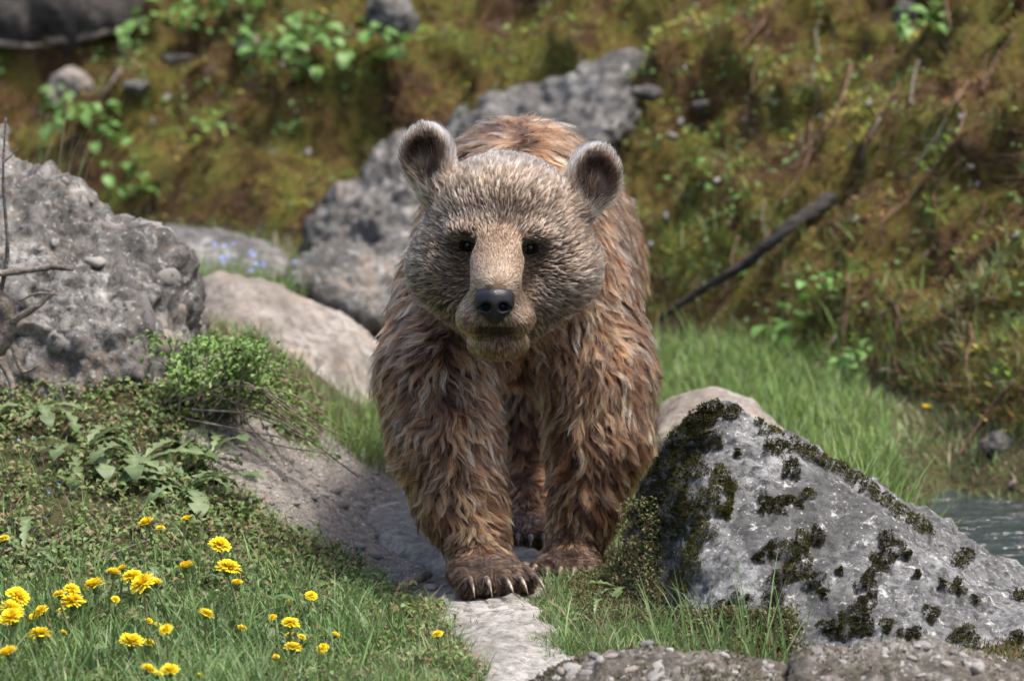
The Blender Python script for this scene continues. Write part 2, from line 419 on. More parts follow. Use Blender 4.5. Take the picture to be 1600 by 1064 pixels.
# left conglomerate boulder
bl = [P(-230, 130, 1.3), P(-260, 520, .9), P(-60, 196, 1.35), P(15, 226, 1.2), P(85, 278, 1.1), P(185, 335, 1.05), P(250, 395, 1.05), P(305, 462, 1.1), P(332, 545, 1.15), P(322, 625, 1.05), P(235, 560, .78), P(190, 640, .78), P(60, 620, .70), P(-80, 640, .68), P(-250, 660, .68), P(30, 420, .80), P(150, 470, .85),
      P(200, 640, 1.9), P(60, 330, 1.9), P(-200, 300, 2.0), P(-200, 660, 2.0)]
BL, BLV, BLF = rock('conglomerate_boulder', 'big grey conglomerate boulder studded with pebbles, cropped by the left edge', bl, M_ROCK_L, res=120, k=.012, amp=.030, freq=5, seed=51, ridge=.8, fine=.36, chip=2.2)
stud(BL, BLV, BLF, 295, .007, .046, lambda c, n_: facing(c, n_) * np.where(c[:, 0] > -1.35, 1, .02) * np.where(c[:, 2] > .2, 1, .1), [0, 1, 1, 2, 3, 4, 0], .42)
# pale boulder beyond it
bp = [P(300, 460, 2.2), P(340, 412, 2.3), P(390, 418, 2.25), P(445, 434, 2.3), P(505, 465, 2.3), P(570, 508, 2.3), P(612, 560, 2.3), P(595, 650, 2.1), P(480, 690, 1.8), P(330, 700, 1.75), P(300, 600, 1.95), P(520, 640, 1.9), P(330, 470, 2.9), P(560, 560, 2.9), P(330, 700, 2.9), P(600, 700, 2.8)]
rock('pale_boulder', 'broad pale beige boulder sloping down towards the bear', bp, M_ROCK_P, res=70, k=.018, amp=.022, freq=5, seed=61, chip=.9)
# grey boulder behind the blue flowers
bg = [P(205, 350, 3.6), P(240, 326, 3.7), P(290, 334, 3.7), P(330, 345, 3.6), P(385, 362, 3.6), P(435, 372, 3.6), P(468, 402, 3.5), P(460, 450, 3.3), P(350, 470, 3.1), P(215, 470, 3.1), P(180, 420, 3.4), P(240, 390, 4.4), P(450, 420, 4.3), P(200, 470, 4.4)]
rock('grey_boulder', 'low rounded dark grey boulder behind the blue forget-me-nots', bg, M_ROCK_G, res=60, k=.025, amp=.022, freq=5, seed=71, chip=.8)
# blocks of the diagonal outcrop behind the bear
def onbank(u, v, out=0.0, Y=None):
    p = G(u, v) if Y is None else P(u, v, Y)
    return p + np.array(ray(u, v)) * (-out)
r1 = [P(448, 432, 3.1), P(495, 392, 3.2), P(560, 375, 3.2), P(640, 385, 3.2), P(650, 520, 2.9), P(590, 515, 2.8), P(480, 460, 2.85), P(560, 490, 2.75), P(460, 440, 3.9), P(640, 420, 3.9), P(640, 560, 3.6), P(480, 500, 3.4)]
rock('outcrop_block', 'cracked pale grey rock block just left of the bear', r1, M_ROCK_L, res=60, k=.012, amp=.035, freq=7, seed=81, ridge=.9, chip=1.2, cat='rock')
r2 = [onbank(u, v, o) for u, v, o in [(470, 385, .08), (520, 310, .10), (575, 255, .12), (650, 215, .12), (730, 260, .15), (700, 430, .2), (560, 420, .25), (490, 410, .15), (600, 330, .38), (660, 310, .38), (540, 350, .3), (560, 400, -.3), (680, 400, -.3), (650, 280, -.3)]]
rock('outcrop_rock', 'jagged grey rock rising behind the bear beside its left-hand ear', r2, M_ROCK_L, res=64, k=.012, amp=.04, freq=7, seed=83, ridge=.8, chip=1.3, cat='rock')
r3 = [onbank(u, v, o) for u, v, o in [(620, 250, .1), (700, 178, .1), (790, 138, .1), (880, 100, .1), (940, 92, .1), (985, 118, .1), (995, 180, .12), (940, 215, .25), (860, 240, .3), (700, 330, .3), (760, 200, .22), (900, 140, .24), (960, 150, .2), (700, 240, .22), (860, 320, -.05), (930, 270, -.05), (760, 360, -.05), (700, 280, -.35), (960, 170, -.4), (850, 180, -.4)]]
rock('outcrop_slab', 'long dark grey rock slab slanting up behind the back of the bear', r3, M_ROCK_G, res=80, k=.015, amp=.045, freq=5, seed=87, ridge=.8, chip=1.3, cat='rock')
# pale rock behind the bear's left foreleg
rp = [P(1015, 620, 1.1), P(1050, 588, 1.15), P(1100, 574, 1.2), P(1165, 582, 1.2), P(1215, 620, 1.2), P(1262, 672, 1.2), P(1250, 760, 1.0), P(1120, 760, .8), P(1010, 740, .85), P(1060, 650, .9), P(1180, 660, .92), P(1020, 660, 1.7), P(1230, 700, 1.7), P(1120, 620, 1.75)]
rock('pale_rock', 'rounded pale stone between the bear and the mossy boulder', rp, M_ROCK_P, res=56, k=.03, amp=.018, freq=6, seed=91, cat='rock')
# the lichened, mossy boulder in front at the right
br = [P(1098, 632, -.06), P(1122, 622, -.05), P(1150, 628, -.02), P(1236, 690, .04), P(1340, 745, .06), P(1440, 812, .05), P(1540, 880, .0), P(1650, 960, -.05), P(1780, 1040, -.1),
      P(1040, 692, -.02), P(1000, 745, .02), P(982, 815, .05), P(965, 960, -.12), P(1062, 985, -.36), P(1085, 900, -.37), P(1095, 840, -.33), P(1145, 705, -.16),
      P(1110, 1040, -.52), P(1260, 1050, -.62), P(1450, 1055, -.64), P(1660, 1090, -.62), P(1780, 1110, -.6), P(1250, 850, -.38), P(1420, 900, -.40),
      np.array((.24, .36, -.05)), np.array((.62, .42, -.05)), np.array((1.15, .25, -.05)), np.array((.42, .25, .25))]
BR, BRV, BRF = rock('mossy_boulder', 'large peaked grey boulder with white lichen and dark moss cushions', br, M_ROCK_R, res=130, k=.005, amp=.014, freq=6, seed=101, ridge=.7, fine=.5, chip=1.1)
stud(BR, BRV, BRF, 60, .004, .014, facing, [1, 2, 3, 5], .6)
# gravelly rocks along the bottom edge
rf1 = [P(818, 1062, -1.15), P(875, 1026, -1.1), P(960, 1008, -1.1), P(1060, 998, -1.12), P(1150, 1010, -1.1), P(1240, 1034, -1.1), P(1262, 1100, -1.15), P(820, 1130, -1.3), P(1260, 1150, -1.4), P(1040, 1140, -1.5), P(900, 1100, -.8), P(1200, 1100, -.8)]
F1, F1V, F1F = rock('gravel_rock', 'dark mossy cemented gravel rock at the bottom edge', rf1, M_ROCK_F, res=80, k=.012, amp=.016, freq=10, seed=111, fine=.6, cat='rock')
stud(F1, F1V, F1F, 290, .005, .018, facing, [0, 2, 3, 5, 1, 2], .1)
rf2 = [P(1228, 1056, -1.15), P(1258, 998, -1.12), P(1340, 990, -1.1), P(1420, 984, -1.1), P(1480, 986, -1.1), P(1540, 1006, -1.1), P(1620, 1040, -1.1), P(1700, 1070, -1.1), P(1240, 1150, -1.4), P(1700, 1150, -1.4), P(1440, 1150, -1.5), P(1300, 1110, -.82), P(1650, 1110, -.82)]
F2, F2V, F2F = rock('gravel_rock', 'paler cemented gravel rock in the bottom right corner', rf2, M_ROCK_F, res=80, k=.012, amp=.018, freq=9, seed=121, fine=.6, cat='rock')
stud(F2, F2V, F2F, 290, .007, .024, facing, [0, 2, 0, 5, 1, 2, 3], .28)
# ------------------------------------------------------------------ the bear: one continuous body, fur strands, nose, eyes, claws
def rotm(rx=0, ry=0, rz=0): return np.array(Euler((math.radians(rx), math.radians(ry), math.radians(rz))).to_matrix())
def ell(Q, c, r, R=None):
    p = Q - np.asarray(c)
    if R is not None: p = p @ R
    r = np.asarray(r, float); k0 = np.linalg.norm(p / r, axis=-1); k1 = np.linalg.norm(p / (r * r), axis=-1)
    return np.where(k1 < 1e-9, -r.min(), k0 * (k0 - 1) / np.maximum(k1, 1e-9))
def cap(Q, a, b, ra, rb, sx=1.0):
    a, b = np.asarray(a, float), np.asarray(b, float); ab = b - a
    t = np.clip(((Q - a) @ ab) / (ab @ ab), 0, 1)
    return np.linalg.norm(Q - a - t[..., None] * ab, axis=-1) - (ra + (rb - ra) * t)
def su(a, b, k):
    h = np.clip(.5 + .5 * (b - a) / k, 0, 1); return b + (a - b) * h - k * h * (1 - h)
def sub(a, b, k):
    h = np.clip(.5 - .5 * (a + b) / k, 0, 1); return a + (-b - a) * h + k * h * (1 - h)
# landmarks
SK = P(787, 352, .05); NOSE = P(773, 474, -.305); BRI = P(778, 392, -.14)
EYES = [P(731, 383, -.128), P(828, 387, -.128)]
EAR = [(P(669, 247, .03), P(690, 292, .03), rotm(-12, -14, -20)), (P(927, 278, .03), P(898, 316, .03), rotm(-12, 22, 22))]
LEG_L = [(P(706, 470, .30), .110), (P(682, 590, .17), .113), (P(696, 690, .12), .105), (P(720, 785, .07), .082), (P(748, 855, .03), .058), (P(757, 888, .0), .05)]
LEG_R = [(P(911, 470, .36), .108), (P(935, 590, .30), .111), (P(934, 690, .27), .098), (P(919, 780, .25), .072), (P(900, 848, .235), .052), (P(893, 872, .22), .045)]
def sd_head(Q):
    d = ell(Q, SK, (.146, .165, .142))
    d = su(d, ell(Q, P(786, 330, -.03), (.120, .10, .09)), .06)
    for u in (708, 868): d = su(d, ell(Q, P(u, 418, .0), (.092, .105, .092)), .06)
    d = su(d, ell(Q, P(785, 474, -.01), (.100, .125, .088)), .07)
    d = su(d, cap(Q, P(779, 376, -.10), P(774, 446, -.272), .057, .048), .03)
    d = su(d, ell(Q, P(774, 480, -.225), (.066, .080, .046)), .025)
    for u in (742, 807): d = su(d, ell(Q, P(u, 498, -.240), (.037, .055, .031)), .018)
    d = su(d, ell(Q, P(778, 535, -.175), (.060, .085, .032)), .032)
    for u, v in ((733, 362), (826, 366)): d = su(d, ell(Q, P(u, v - 3, -.110), (.046, .045, .022)), .025)
    for e in EYES: d = sub(d, ell(Q, e + np.array((0, -.030, .0)), (.018, .020, .013)), .018)
    d = sub(d, cap(Q, P(748, 519, -.312), P(800, 520, -.312), .004, .004), .010)
    return d
def sd_ears(Q):
    d = np.full(Q.shape[:-1], 9.)
    for c, b, R in EAR:
        e = ell(Q, c, (.053, .030, .064), R)
        e = sub(e, ell(Q, c + R @ np.array((0, -.030, -.006)), (.038, .026, .049), R), .016)
        d = np.minimum(d, su(e, cap(Q, b, (b + c) / 2, .046, .03), .03))
    return d
def chain(Q, pts, k=.05):
    d = None
    for (a, ra), (b, rb) in zip(pts[:-1], pts[1:]):
        e = cap(Q, a, b, ra, rb); d = e if d is None else su(d, e, k * .5)
    return d
PAW_L = (P(760, 898, -.03), rotm(0, 0, 22)); PAW_R = (P(884, 885, .19), rotm(0, 0, -8)); PAW_H = (P(829, 833, .53), rotm(0, 0, 0))
def sd_paw(Q, paw, w, l, hgt):
    c, R = paw; p = (Q - c) @ R
    d = ell(p, (0, 0, 0), (w, l, hgt))
    for i in range(5):
        x = (i - 2) / 2 * w * .80
        d = su(d, ell(p, (x, -l * .80 + abs(i - 2) * .010, -.006), (w * .25, l * .42, hgt * .70)), .014)
    return d
def sd_body(Q):
    d = cap(Q, (.015, .45, .645), (.06, 1.15, .585), .200, .205)
    d = su(d, ell(Q, P(812, 290, .50), (.155, .21, .135)), .07)
    d = su(d, ell(Q, (.07, 1.30, .55), (.205, .24, .22)), .08)
    d = su(d, cap(Q, P(790, 395, .12), (.01, .36, .62), .150, .195), .08)
    d = su(d, ell(Q, P(803, 500, .32), (.17, .11, .13)), .07)
    return d
def sd_legs(Q):
    d = chain(Q, LEG_L)
    d = su(d, sd_paw(Q, PAW_L, .082, .085, .040), .035)
    e = chain(Q, LEG_R); e = su(e, sd_paw(Q, PAW_R, .070, .075, .036), .035)
    d = np.minimum(d, e)
    hind = chain(Q, [((.04, 1.15, .48), .15), ((.045, .86, .33), .12), (P(834, 748, .75), .085), (P(832, 800, .63), .062), (P(830, 826, .58), .05)])
    hind = su(hind, sd_paw(Q, PAW_H, .066, .085, .034), .03)
    d = np.minimum(d, hind)
    h2 = chain(Q, [((.14, 1.25, .48), .15), ((.16, 1.18, .30), .11), ((.17, 1.30, .12), .07), ((.17, 1.25, .05), .05)])
    h2 = su(h2, ell(Q, (.17, 1.2, .045), (.065, .12, .04)), .03)
    return np.minimum(d, h2)
def sd_bear(Q):
    d = su(sd_body(Q), sd_legs(Q), .07)
    d = su(d, sd_head(Q), .05)
    return su(d, sd_ears(Q), .02)
h = .0105; lo = np.array((-.42, -.40, -.05)); hi = np.array((.56, 1.66, 1.04))
ax = [np.arange(lo[i], hi[i] + h, h) for i in range(3)]
Q = np.stack(np.meshgrid(*ax, indexing='ij'), -1)
SDG = np.concatenate([sd_body(q_) for q_ in np.array_split(Q, 8)])
iz = int((.74 - lo[2]) / h); SDG[:, :, :iz] = su(SDG[:, :, :iz], sd_legs(Q[:, :, :iz]), .07)
iy, iz = int((.36 - lo[1]) / h), int((.38 - lo[2]) / h); SDG[:, :iy, iz:] = su(SDG[:, :iy, iz:], sd_head(Q[:, :iy, iz:]), .05)
iy, iz = int((.22 - lo[1]) / h), int((.66 - lo[2]) / h); SDG[:, :iy, iz:] = su(SDG[:, :iy, iz:], sd_ears(Q[:, :iy, iz:]), .02)
del Q
BV, BF = surface_nets(SDG, lo, h)
BN = vnormals(BV, BF)
def sdf_s(p):                                           # sampled distance and its gradient
    g = (p - lo) / h; g = np.clip(g, 0, np.array(SDG.shape) - 1.001); i = g.astype(int); f = g - i
    c = lambda a, b, d: SDG[i[:, 0] + a, i[:, 1] + b, i[:, 2] + d]
    c000, c100, c010, c110, c001, c101, c011, c111 = c(0,0,0), c(1,0,0), c(0,1,0), c(1,1,0), c(0,0,1), c(1,0,1), c(0,1,1), c(1,1,1)
    fx, fy, fz = f.T
    gx_ = (c100-c000)*(1-fy)*(1-fz)+(c110-c010)*fy*(1-fz)+(c101-c001)*(1-fy)*fz+(c111-c011)*fy*fz
    gy_ = (c010-c000)*(1-fx)*(1-fz)+(c110-c100)*fx*(1-fz)+(c011-c001)*(1-fx)*fz+(c111-c101)*fx*fz
    gz_ = (c001-c000)*(1-fx)*(1-fy)+(c101-c100)*fx*(1-fy)+(c011-c010)*(1-fx)*fy+(c111-c110)*fx*fy
    dd = (c000*(1-fx)+c100*fx)*(1-fy)*(1-fz)+(c010*(1-fx)+c110*fx)*fy*(1-fz)+(c001*(1-fx)+c101*fx)*(1-fy)*fz+(c011*(1-fx)+c111*fx)*fy*fz
    return dd, nrm(np.stack([gx_, gy_, gz_], -1))
bear = thing('brown_bear', 'large brown bear walking towards the camera with wet shaggy fur', 'bear', (0, 0, 0))
m, n = new_mat('bear_hide'); t = NT(n); c = t.coord()
t.finish(t.mix(1.0, t.attr('col'), t.ramp(t.noise(30, 4, .6, c), [(.3, .6), (.7, 1.3)]), 'MULTIPLY'), .8, None, .1); M_HIDE = m

# ---- fur
def leg_axis(p):
    z = p[:, 2]; out = []
    for L in (LEG_L, LEG_R):
        a = np.array([q_[0] for q_ in L]); o_ = np.argsort(a[:, 2]); out.append(np.interp(z, a[o_, 2], a[o_, 0]))
    return out
def regions(p):
    dh, de = sd_head(p), sd_ears(p); db, dl = sd_body(p), sd_legs(p)
    r = {}
    r['head'] = sm(-.015, .045, np.minimum(db, dl) - np.minimum(dh, de)) * (p[:, 1] < .22)
    r['ear'] = sm(-.004, .014, dh - de)
    r['leg'] = sm(-.02, .06, db - dl)
    r['muz'] = sm(.14, .085, np.linalg.norm((p - P(775, 462, -.225)) * np.array((1.15, .75, .85)), axis=1))
    r['eye'] = np.maximum(*[sm(.047, .014, np.linalg.norm((p - e - np.array((0, 0, -.003))) * np.array((.95, .7, 1.05)), axis=1)) for e in EYES])
    r['mouth'] = sm(.020, .006, np.abs(p[:, 2] - P(775, 516, -.28)[2])) * sm(.046, .030, np.abs(p[:, 0] - NOSE[0])) * (p[:, 1] < -.17)
    paw = np.zeros(len(p))
    for c_, R in (PAW_L, PAW_R, PAW_H): paw = np.maximum(paw, sm(.155, .085, np.linalg.norm((p - c_) * np.array((1, 1, 1.25)), axis=1)))
    r['paw'] = paw
    ein = np.zeros(len(p))
    for c_, b_, R in EAR:
        l_ = (p - c_) @ R; rr = np.sqrt((l_[:, 0] / .050) ** 2 + ((l_[:, 2] + .008) / .061) ** 2)
        ein = np.maximum(ein, sm(1.06, .80, rr) * (l_[:, 1] < .012) * (np.abs(l_[:, 2]) < .085))
    r['earin'] = ein * r['ear']
    return r
def bridge_w(p, hd): return hd * sm(.055, .025, np.abs(p[:, 0] - NOSE[0] - .002)) * sm(-.08, -.13, p[:, 1]) * sm(P(0, 505, -.2)[2], P(0, 470, -.2)[2], p[:, 2]) * sm(P(0, 352, -.15)[2], P(0, 420, -.15)[2], p[:, 2])
_r = regions(BV); _hc = np.tile(np.array((.036, .021, .013)), (len(BV), 1))             # the undercoat's own colour: tan on the muzzle
_hc = mixc(_hc, (.075, .043, .025), _r['muz'] * _r['head'] * .8); _hc = mixc(_hc, (.15, .10, .062), bridge_w(BV, _r['head'])); _hc = mixc(_hc, (.014, .010, .008), np.maximum(_r['eye'] * _r['head'], _r['mouth']))
body_o = link('body', mesh_np('body', BV, BF, _hc), M_HIDE, bear)
def flow_noise(p): return (.36 * np.stack([fbm(p, 5, 2, 201), fbm(p, 5, 2, 205), .4 * fbm(p, 5, 2, 209)], -1), .26 * np.stack([fbm(p, 14, 2, 211), fbm(p, 14, 2, 215), fbm(p, 14, 2, 219)], -1))
def flow(p, nn, r, nz):
    f = np.zeros_like(p); ll, lr = leg_axis(p)
    lat = np.where(p[:, 0] < .09, p[:, 0] - ll, p[:, 0] - lr) / .12
    lat = np.clip(lat, -1.3, 1.3)
    f[:, 0] = .40 * lat * r['leg'] + (1 - r['leg']) * .22 * np.sign(p[:, 0] - .02); f[:, 1] = .45; f[:, 2] = -1
    f = nrm(f) + nz[0]
    src = P(777, 445, -.33)
    hf = nrm((p - src) * np.array((1, .55, 1.0))) + np.array((0, .12, 0)) + nz[1]
    low = sm(P(0, 470, -.1)[2], P(0, 540, -.1)[2], p[:, 2])[:, None]
    hf = hf + low * np.array((0, .3, -.5))
    f = f * (1 - r['head'][:, None]) + hf * r['head'][:, None]
    for c_, b_, R in EAR:
        w = (r['ear'] * (np.linalg.norm(p - c_, axis=1) < .1))[:, None]
        f = f * (1 - w) + w * (nrm(p - (b_ - np.array((0, 0, .02)))) * 1.0)
    return f
def fur(n_roots, n_guides, pts, weight, seed, name, mat):
    rg = np.random.default_rng(seed)
    rp, rn = sample_surface(BV, BF, n_roots, weight, rg)
    gp, gn = sample_surface(BV, BF, n_guides, lambda c_, n_: weight(c_, n_) * np.where(sd_head(c_) < .03, 3.0, 1.0), rg)
    def grow(p, nn, jitter, wav, nz, Lg=None):
        r = regions(p); nP = len(p); hd = r['head']; lg = r['leg']
        L = .076 * (1 - hd) + .021 * hd
        top = sm(.6, .95, nn[:, 2]) * (1 - hd); L = L * (1 + .15 * top)
        L = L * (1 - .30 * lg * sm(.30, .08, p[:, 2]))
        ruff = 1.35 * hd * sm(.11, .19, np.linalg.norm((p - P(780, 400, -.08)) * np.array((1, .6, 1)), axis=1)); L = L + .014 * ruff
        L = L * (1 - .66 * r['muz'] * hd); L = L * (1 - .72 * r['paw']) ; L = L * (1 - .62 * np.maximum(r['eye'] * .9, r['mouth']))
        L = L * (1 - r['ear']) + r['ear'] * (.034 + .006 * r['earin'])
        L = L * (rg.uniform(.6, 1.25, nP) if Lg is None else rg.uniform(.75, 1.1, nP))
        q = p.copy(); out = [q.copy()]; ph = 5.5 * fbm(p, 8, 2, 241) + rg.uniform(-1.1, 1.1, nP); fr = rg.uniform(.65, 1.15, nP)
        amp = wav * (1 - .55 * hd) * (1 - .8 * r['muz']) * (1 - .7 * r['ear'])
        rnd = rg.normal(size=(nP, 3)) * jitter
        lift0 = .62 * (1 - hd) + .28 * hd; lift0 = np.where(r['ear'] > .5, .95, lift0) * (1 - .5 * r['muz'])
        dirp = None
        for k in range(1, pts):
            s = (k - .5) / (pts - 1); d, g = sdf_s(q)
            f = flow(q, g, r, nz) if k in (1, 4) else fl
            fl = f
            tn = f - (f * g).sum(1, keepdims=True) * g; tn = nrm(tn)
            side = np.cross(g, tn)
            targ = L * (.10 + .42 * lift0 * s)                       # how far above the hide the strand should run
            corr = np.clip((targ - d) / np.maximum(L, 1e-3) * 2.2, -.9, 1.3) + .1
            dv = tn + g * (corr * (.9 - .25 * s))[:, None] + side * (amp * np.sin(ph + s * 6.28 * fr))[:, None] + rnd + np.array((0, 0, -.25)) * (s * (1 - hd) * (1 - r['ear']))[:, None]
            dv = nrm(dv); q = q + dv * (L / (pts - 1))[:, None]; out.append(q.copy())
        return np.stack(out, 1), r, L
    kd = KDTree(len(gp))
    for i, x in enumerate(gp): kd.insert(x, i)
    kd.balance()
    near = np.array([kd.find(x)[1] for x in rp])
    nzg = flow_noise(gp); nzs = tuple(z_[near] for z_ in nzg)
    GC, gr_, gl = grow(gp, gn, .13, 1.05, nzg)
    C, r, L = grow(rp, rn, .14, .30, nzs, gl)
    s = np.linspace(0, 1, pts)[None, :, None]
    cl = (1.0 * (1 - r['head']) + .88 * r['head']) * (1 - .75 * r['ear']) * (1 - .6 * r['muz']) * (1 - .5 * r['paw'])
    cl = cl * np.where(rg.random(n_roots) < .10, .4, rg.uniform(.86, 1.0, n_roots))
    w = cl[:, None, None] * (s ** .5)
    dist = np.linalg.norm(rp - gp[near], axis=1); w = w * sm(.04, .016, dist)[:, None, None]
    gshape = GC[near]
    lr = rg.uniform(.72, 1.05, n_roots)[:, None, None]
    tgt = gp[near][:, None, :] + (gshape - gp[near][:, None, :]) * lr
    C = C * (1 - w) + tgt * w
    # ---- colours
    one = np.ones(n_roots); p = rp; hd, lg = r['head'], r['leg']
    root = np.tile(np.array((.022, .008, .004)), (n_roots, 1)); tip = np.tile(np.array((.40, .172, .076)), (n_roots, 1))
    pal_ = np.random.default_rng(seed + 3).random(n_guides)[near] < .24; tip[pal_] = (.60, .40, .25)  # some locks get pale tips: glossy highlights painted into the strand colour
    low_ = lg * sm(.45, .12, p[:, 2])
    tip = mixc(tip, (.40, .175, .070), low_ * .8); root = mixc(root, (.050, .019, .008), low_)
    flank = sm(.45, .75, p[:, 1]) * (1 - lg * .5); tip = mixc(tip, (.50, .215, .095), flank * .85); root = mixc(root, (.06, .022, .010), flank * .7)
    hindp = (p[:, 1] > .4) * (p[:, 2] < .5); tip = mixc(tip, (.30, .13, .06), hindp * .7)
    tip = mixc(tip, (.47, .325, .215), hd); root = mixc(root, (.016, .009, .006), hd)
    crown_ = hd * sm(P(0, 300, 0)[2], P(0, 240, 0)[2], p[:, 2]); tip = mixc(tip, (.66, .50, .35), crown_ * .85); root = mixc(root, (.15, .105, .07), crown_ * .8)
    bridge = hd * sm(.055, .025, np.abs(p[:, 0] - NOSE[0] - .002)) * sm(-.08, -.13, p[:, 1]) * sm(P(0, 505, -.2)[2], P(0, 470, -.2)[2], p[:, 2]) * sm(P(0, 352, -.15)[2], P(0, 420, -.15)[2], p[:, 2])
    muzz = r['muz'] * hd; tip = mixc(tip, (.62, .34, .16), muzz * .85); root = mixc(root, (.26, .145, .075), muzz * .8)
    tip = mixc(tip, (.70, .49, .32), bridge); root = mixc(root, (.34, .225, .135), bridge)
    grey = bridge * sm(.030, .010, np.abs(p[:, 0] - NOSE[0])) * sm(P(0, 395, -.2)[2], P(0, 430, -.2)[2], p[:, 2]); tip = mixc(tip, (.60, .52, .44), grey * .6); root = mixc(root, (.44, .37, .31), grey * .6)
    socket = hd * r['eye']; tip = mixc(tip, (.060, .036, .024), socket * .92); root = mixc(root, (.015, .010, .008), socket)
    tip = mixc(tip, (.03, .024, .022), r['mouth'] * .95); root = mixc(root, (.012, .01, .01), r['mouth'])
    chin = hd * sm(P(0, 515, -.2)[2], P(0, 545, -.2)[2], p[:, 2]) * sm(.11, .06, np.abs(p[:, 0] - NOSE[0])); tip = mixc(tip, (.46, .27, .13), chin * .9)
    ei = r['earin']; er = r['ear'] * (1 - ei)
    tip = mixc(tip, (.80, .72, .62), er * .9); root = mixc(root, (.16, .12, .09), er * .8)
    tip = mixc(tip, (.030, .018, .012), ei * .96); root = mixc(root, (.014, .009, .007), ei)
    tuft = (ei > .4) & (rg.random(n_roots) < .07); tip[tuft] = (.55, .50, .44)
    toes = np.zeros(n_roots)
    for c_, R in (PAW_L, PAW_R, PAW_H): toes = np.maximum(toes, sm(.115, .075, np.linalg.norm((p - c_ - R @ np.array((0, -.05, -.01))) * np.array((1, 1, 1.5)), axis=1)))
    tip = mixc(tip, (.085, .046, .030), toes * .88); root = mixc(root, (.015, .009, .007), toes)
    lk = np.random.default_rng(seed + 1); lock = np.where(lk.random(n_guides) < .46, lk.uniform(.10, .34, n_guides), lk.uniform(.65, 1.55, n_guides))[near][:, None]; lock = lock + (.75 - lock) * np.maximum(bridge, er)[:, None] * .8; vv = rg.uniform(.72, 1.25, n_roots)[:, None]
    big = (1 + .30 * fbm(p, 7, 2, 231))[:, None]
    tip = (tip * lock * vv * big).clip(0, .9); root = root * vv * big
    dark = rg.random(n_roots) < .20 * (1 - .2 * hd) * (1 - bridge); tip[dark] *= .35
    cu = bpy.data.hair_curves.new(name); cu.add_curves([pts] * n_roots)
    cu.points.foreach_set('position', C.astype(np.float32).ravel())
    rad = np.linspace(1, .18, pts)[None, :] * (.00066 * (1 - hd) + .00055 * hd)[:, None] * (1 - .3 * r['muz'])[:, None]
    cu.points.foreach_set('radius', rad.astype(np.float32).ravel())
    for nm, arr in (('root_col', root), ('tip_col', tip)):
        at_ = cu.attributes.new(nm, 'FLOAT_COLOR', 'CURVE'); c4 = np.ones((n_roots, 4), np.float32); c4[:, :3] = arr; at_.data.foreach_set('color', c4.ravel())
    o = bpy.data.objects.new(name, cu); COL.objects.link(o); cu.materials.append(mat); o.parent = bear
    return o
m, n = new_mat('bear_fur'); t = NT(n)
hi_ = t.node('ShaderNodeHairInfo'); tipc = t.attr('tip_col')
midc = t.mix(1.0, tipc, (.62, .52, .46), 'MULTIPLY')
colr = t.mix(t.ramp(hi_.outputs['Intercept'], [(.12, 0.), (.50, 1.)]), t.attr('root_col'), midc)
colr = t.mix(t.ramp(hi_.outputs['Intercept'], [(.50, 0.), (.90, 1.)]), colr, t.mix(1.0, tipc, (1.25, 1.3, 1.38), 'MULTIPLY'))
hb = t.node('ShaderNodeBsdfHairPrincipled'); hb.model = 'CHIANG'; hb.parametrization = 'COLOR'
t.l(colr, hb.inputs['Color']); hb.inputs['Roughness'].default_value = .42; hb.inputs['Radial Roughness'].default_value = .55; hb.inputs['IOR'].default_value = 1.45
hb.inputs['Random Roughness'].default_value = .2
o_ = t.node('ShaderNodeOutputMaterial'); t.l(hb.outputs[0], o_.inputs[0]); M_FUR = m
def furw(c_, n_):
    nose = np.linalg.norm((c_ - NOSE) * np.array((1, .7, 1)), axis=1)
    eye = np.minimum(*[np.linalg.norm(c_ - e, axis=1) for e in EYES])
    vis = np.where(n_ @ np.array((0, -.99, .14)) > -.35, 1., .30) * np.where(c_[:, 1] > 1.0, .35, 1.)
    hd = sd_head(c_) < .012
    return vis * np.where(hd, 1.9, 1.) * (1 + .4 * sm(.14, .08, np.linalg.norm(c_ - P(775, 450, -.22), axis=1))) * np.where(nose < .038, 0., 1.) * np.where(eye < .0135, 0., 1.) * np.where(c_[:, 2] < .004, 0, 1)
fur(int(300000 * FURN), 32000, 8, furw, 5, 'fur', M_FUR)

# ---- nose
def sd_nose(Q):
    p = Q - NOSE
    d = ell(p, (0, .004, .002), (.039, .034, .033)); d = su(d, ell(p, (0, .012, .018), (.036, .034, .014)), .012)
    d = su(d, ell(p, (0, .004, -.024), (.016, .024, .018)), .012)
    for s_ in (-1, 1):
        d = sub(d, ell(p, (s_ * .0175, -.026, -.005), (.0105, .024, .0095), rotm(0, s_ * 22, 0)), .005)
        d = sub(d, ell(p, (s_ * .034, -.014, -.012), (.010, .018, .0035), rotm(0, s_ * 30, 0)), .005)
    return sub(d, cap(p, (0, -.036, -.002), (0, -.028, -.045), .0018, .0018), .005)
hq = .0016; l2 = NOSE - np.array((.055, .06, .06)); ax = [np.arange(l2[i], l2[i] + .12, hq) for i in range(3)]
Vn, Fn = surface_nets(sd_nose(np.stack(np.meshgrid(*ax, indexing='ij'), -1)), l2, hq)
m, n = new_mat('wet_nose'); t = NT(n); c = t.coord()
t.finish(t.ramp(t.noise(40, 4, .6, c), [(.35, (.006, .006, .007)), (.7, (.016, .016, .018))]), t.ramp(t.noise(90, 3, .6, c), [(.3, .30), (.7, .48)]), t.bump(t.voro(420, 'F1', c), .35, .0016), .35); M_NOSE = m
nose_o = link('nose', mesh_np('nose', Vn, Fn), M_NOSE, bear)
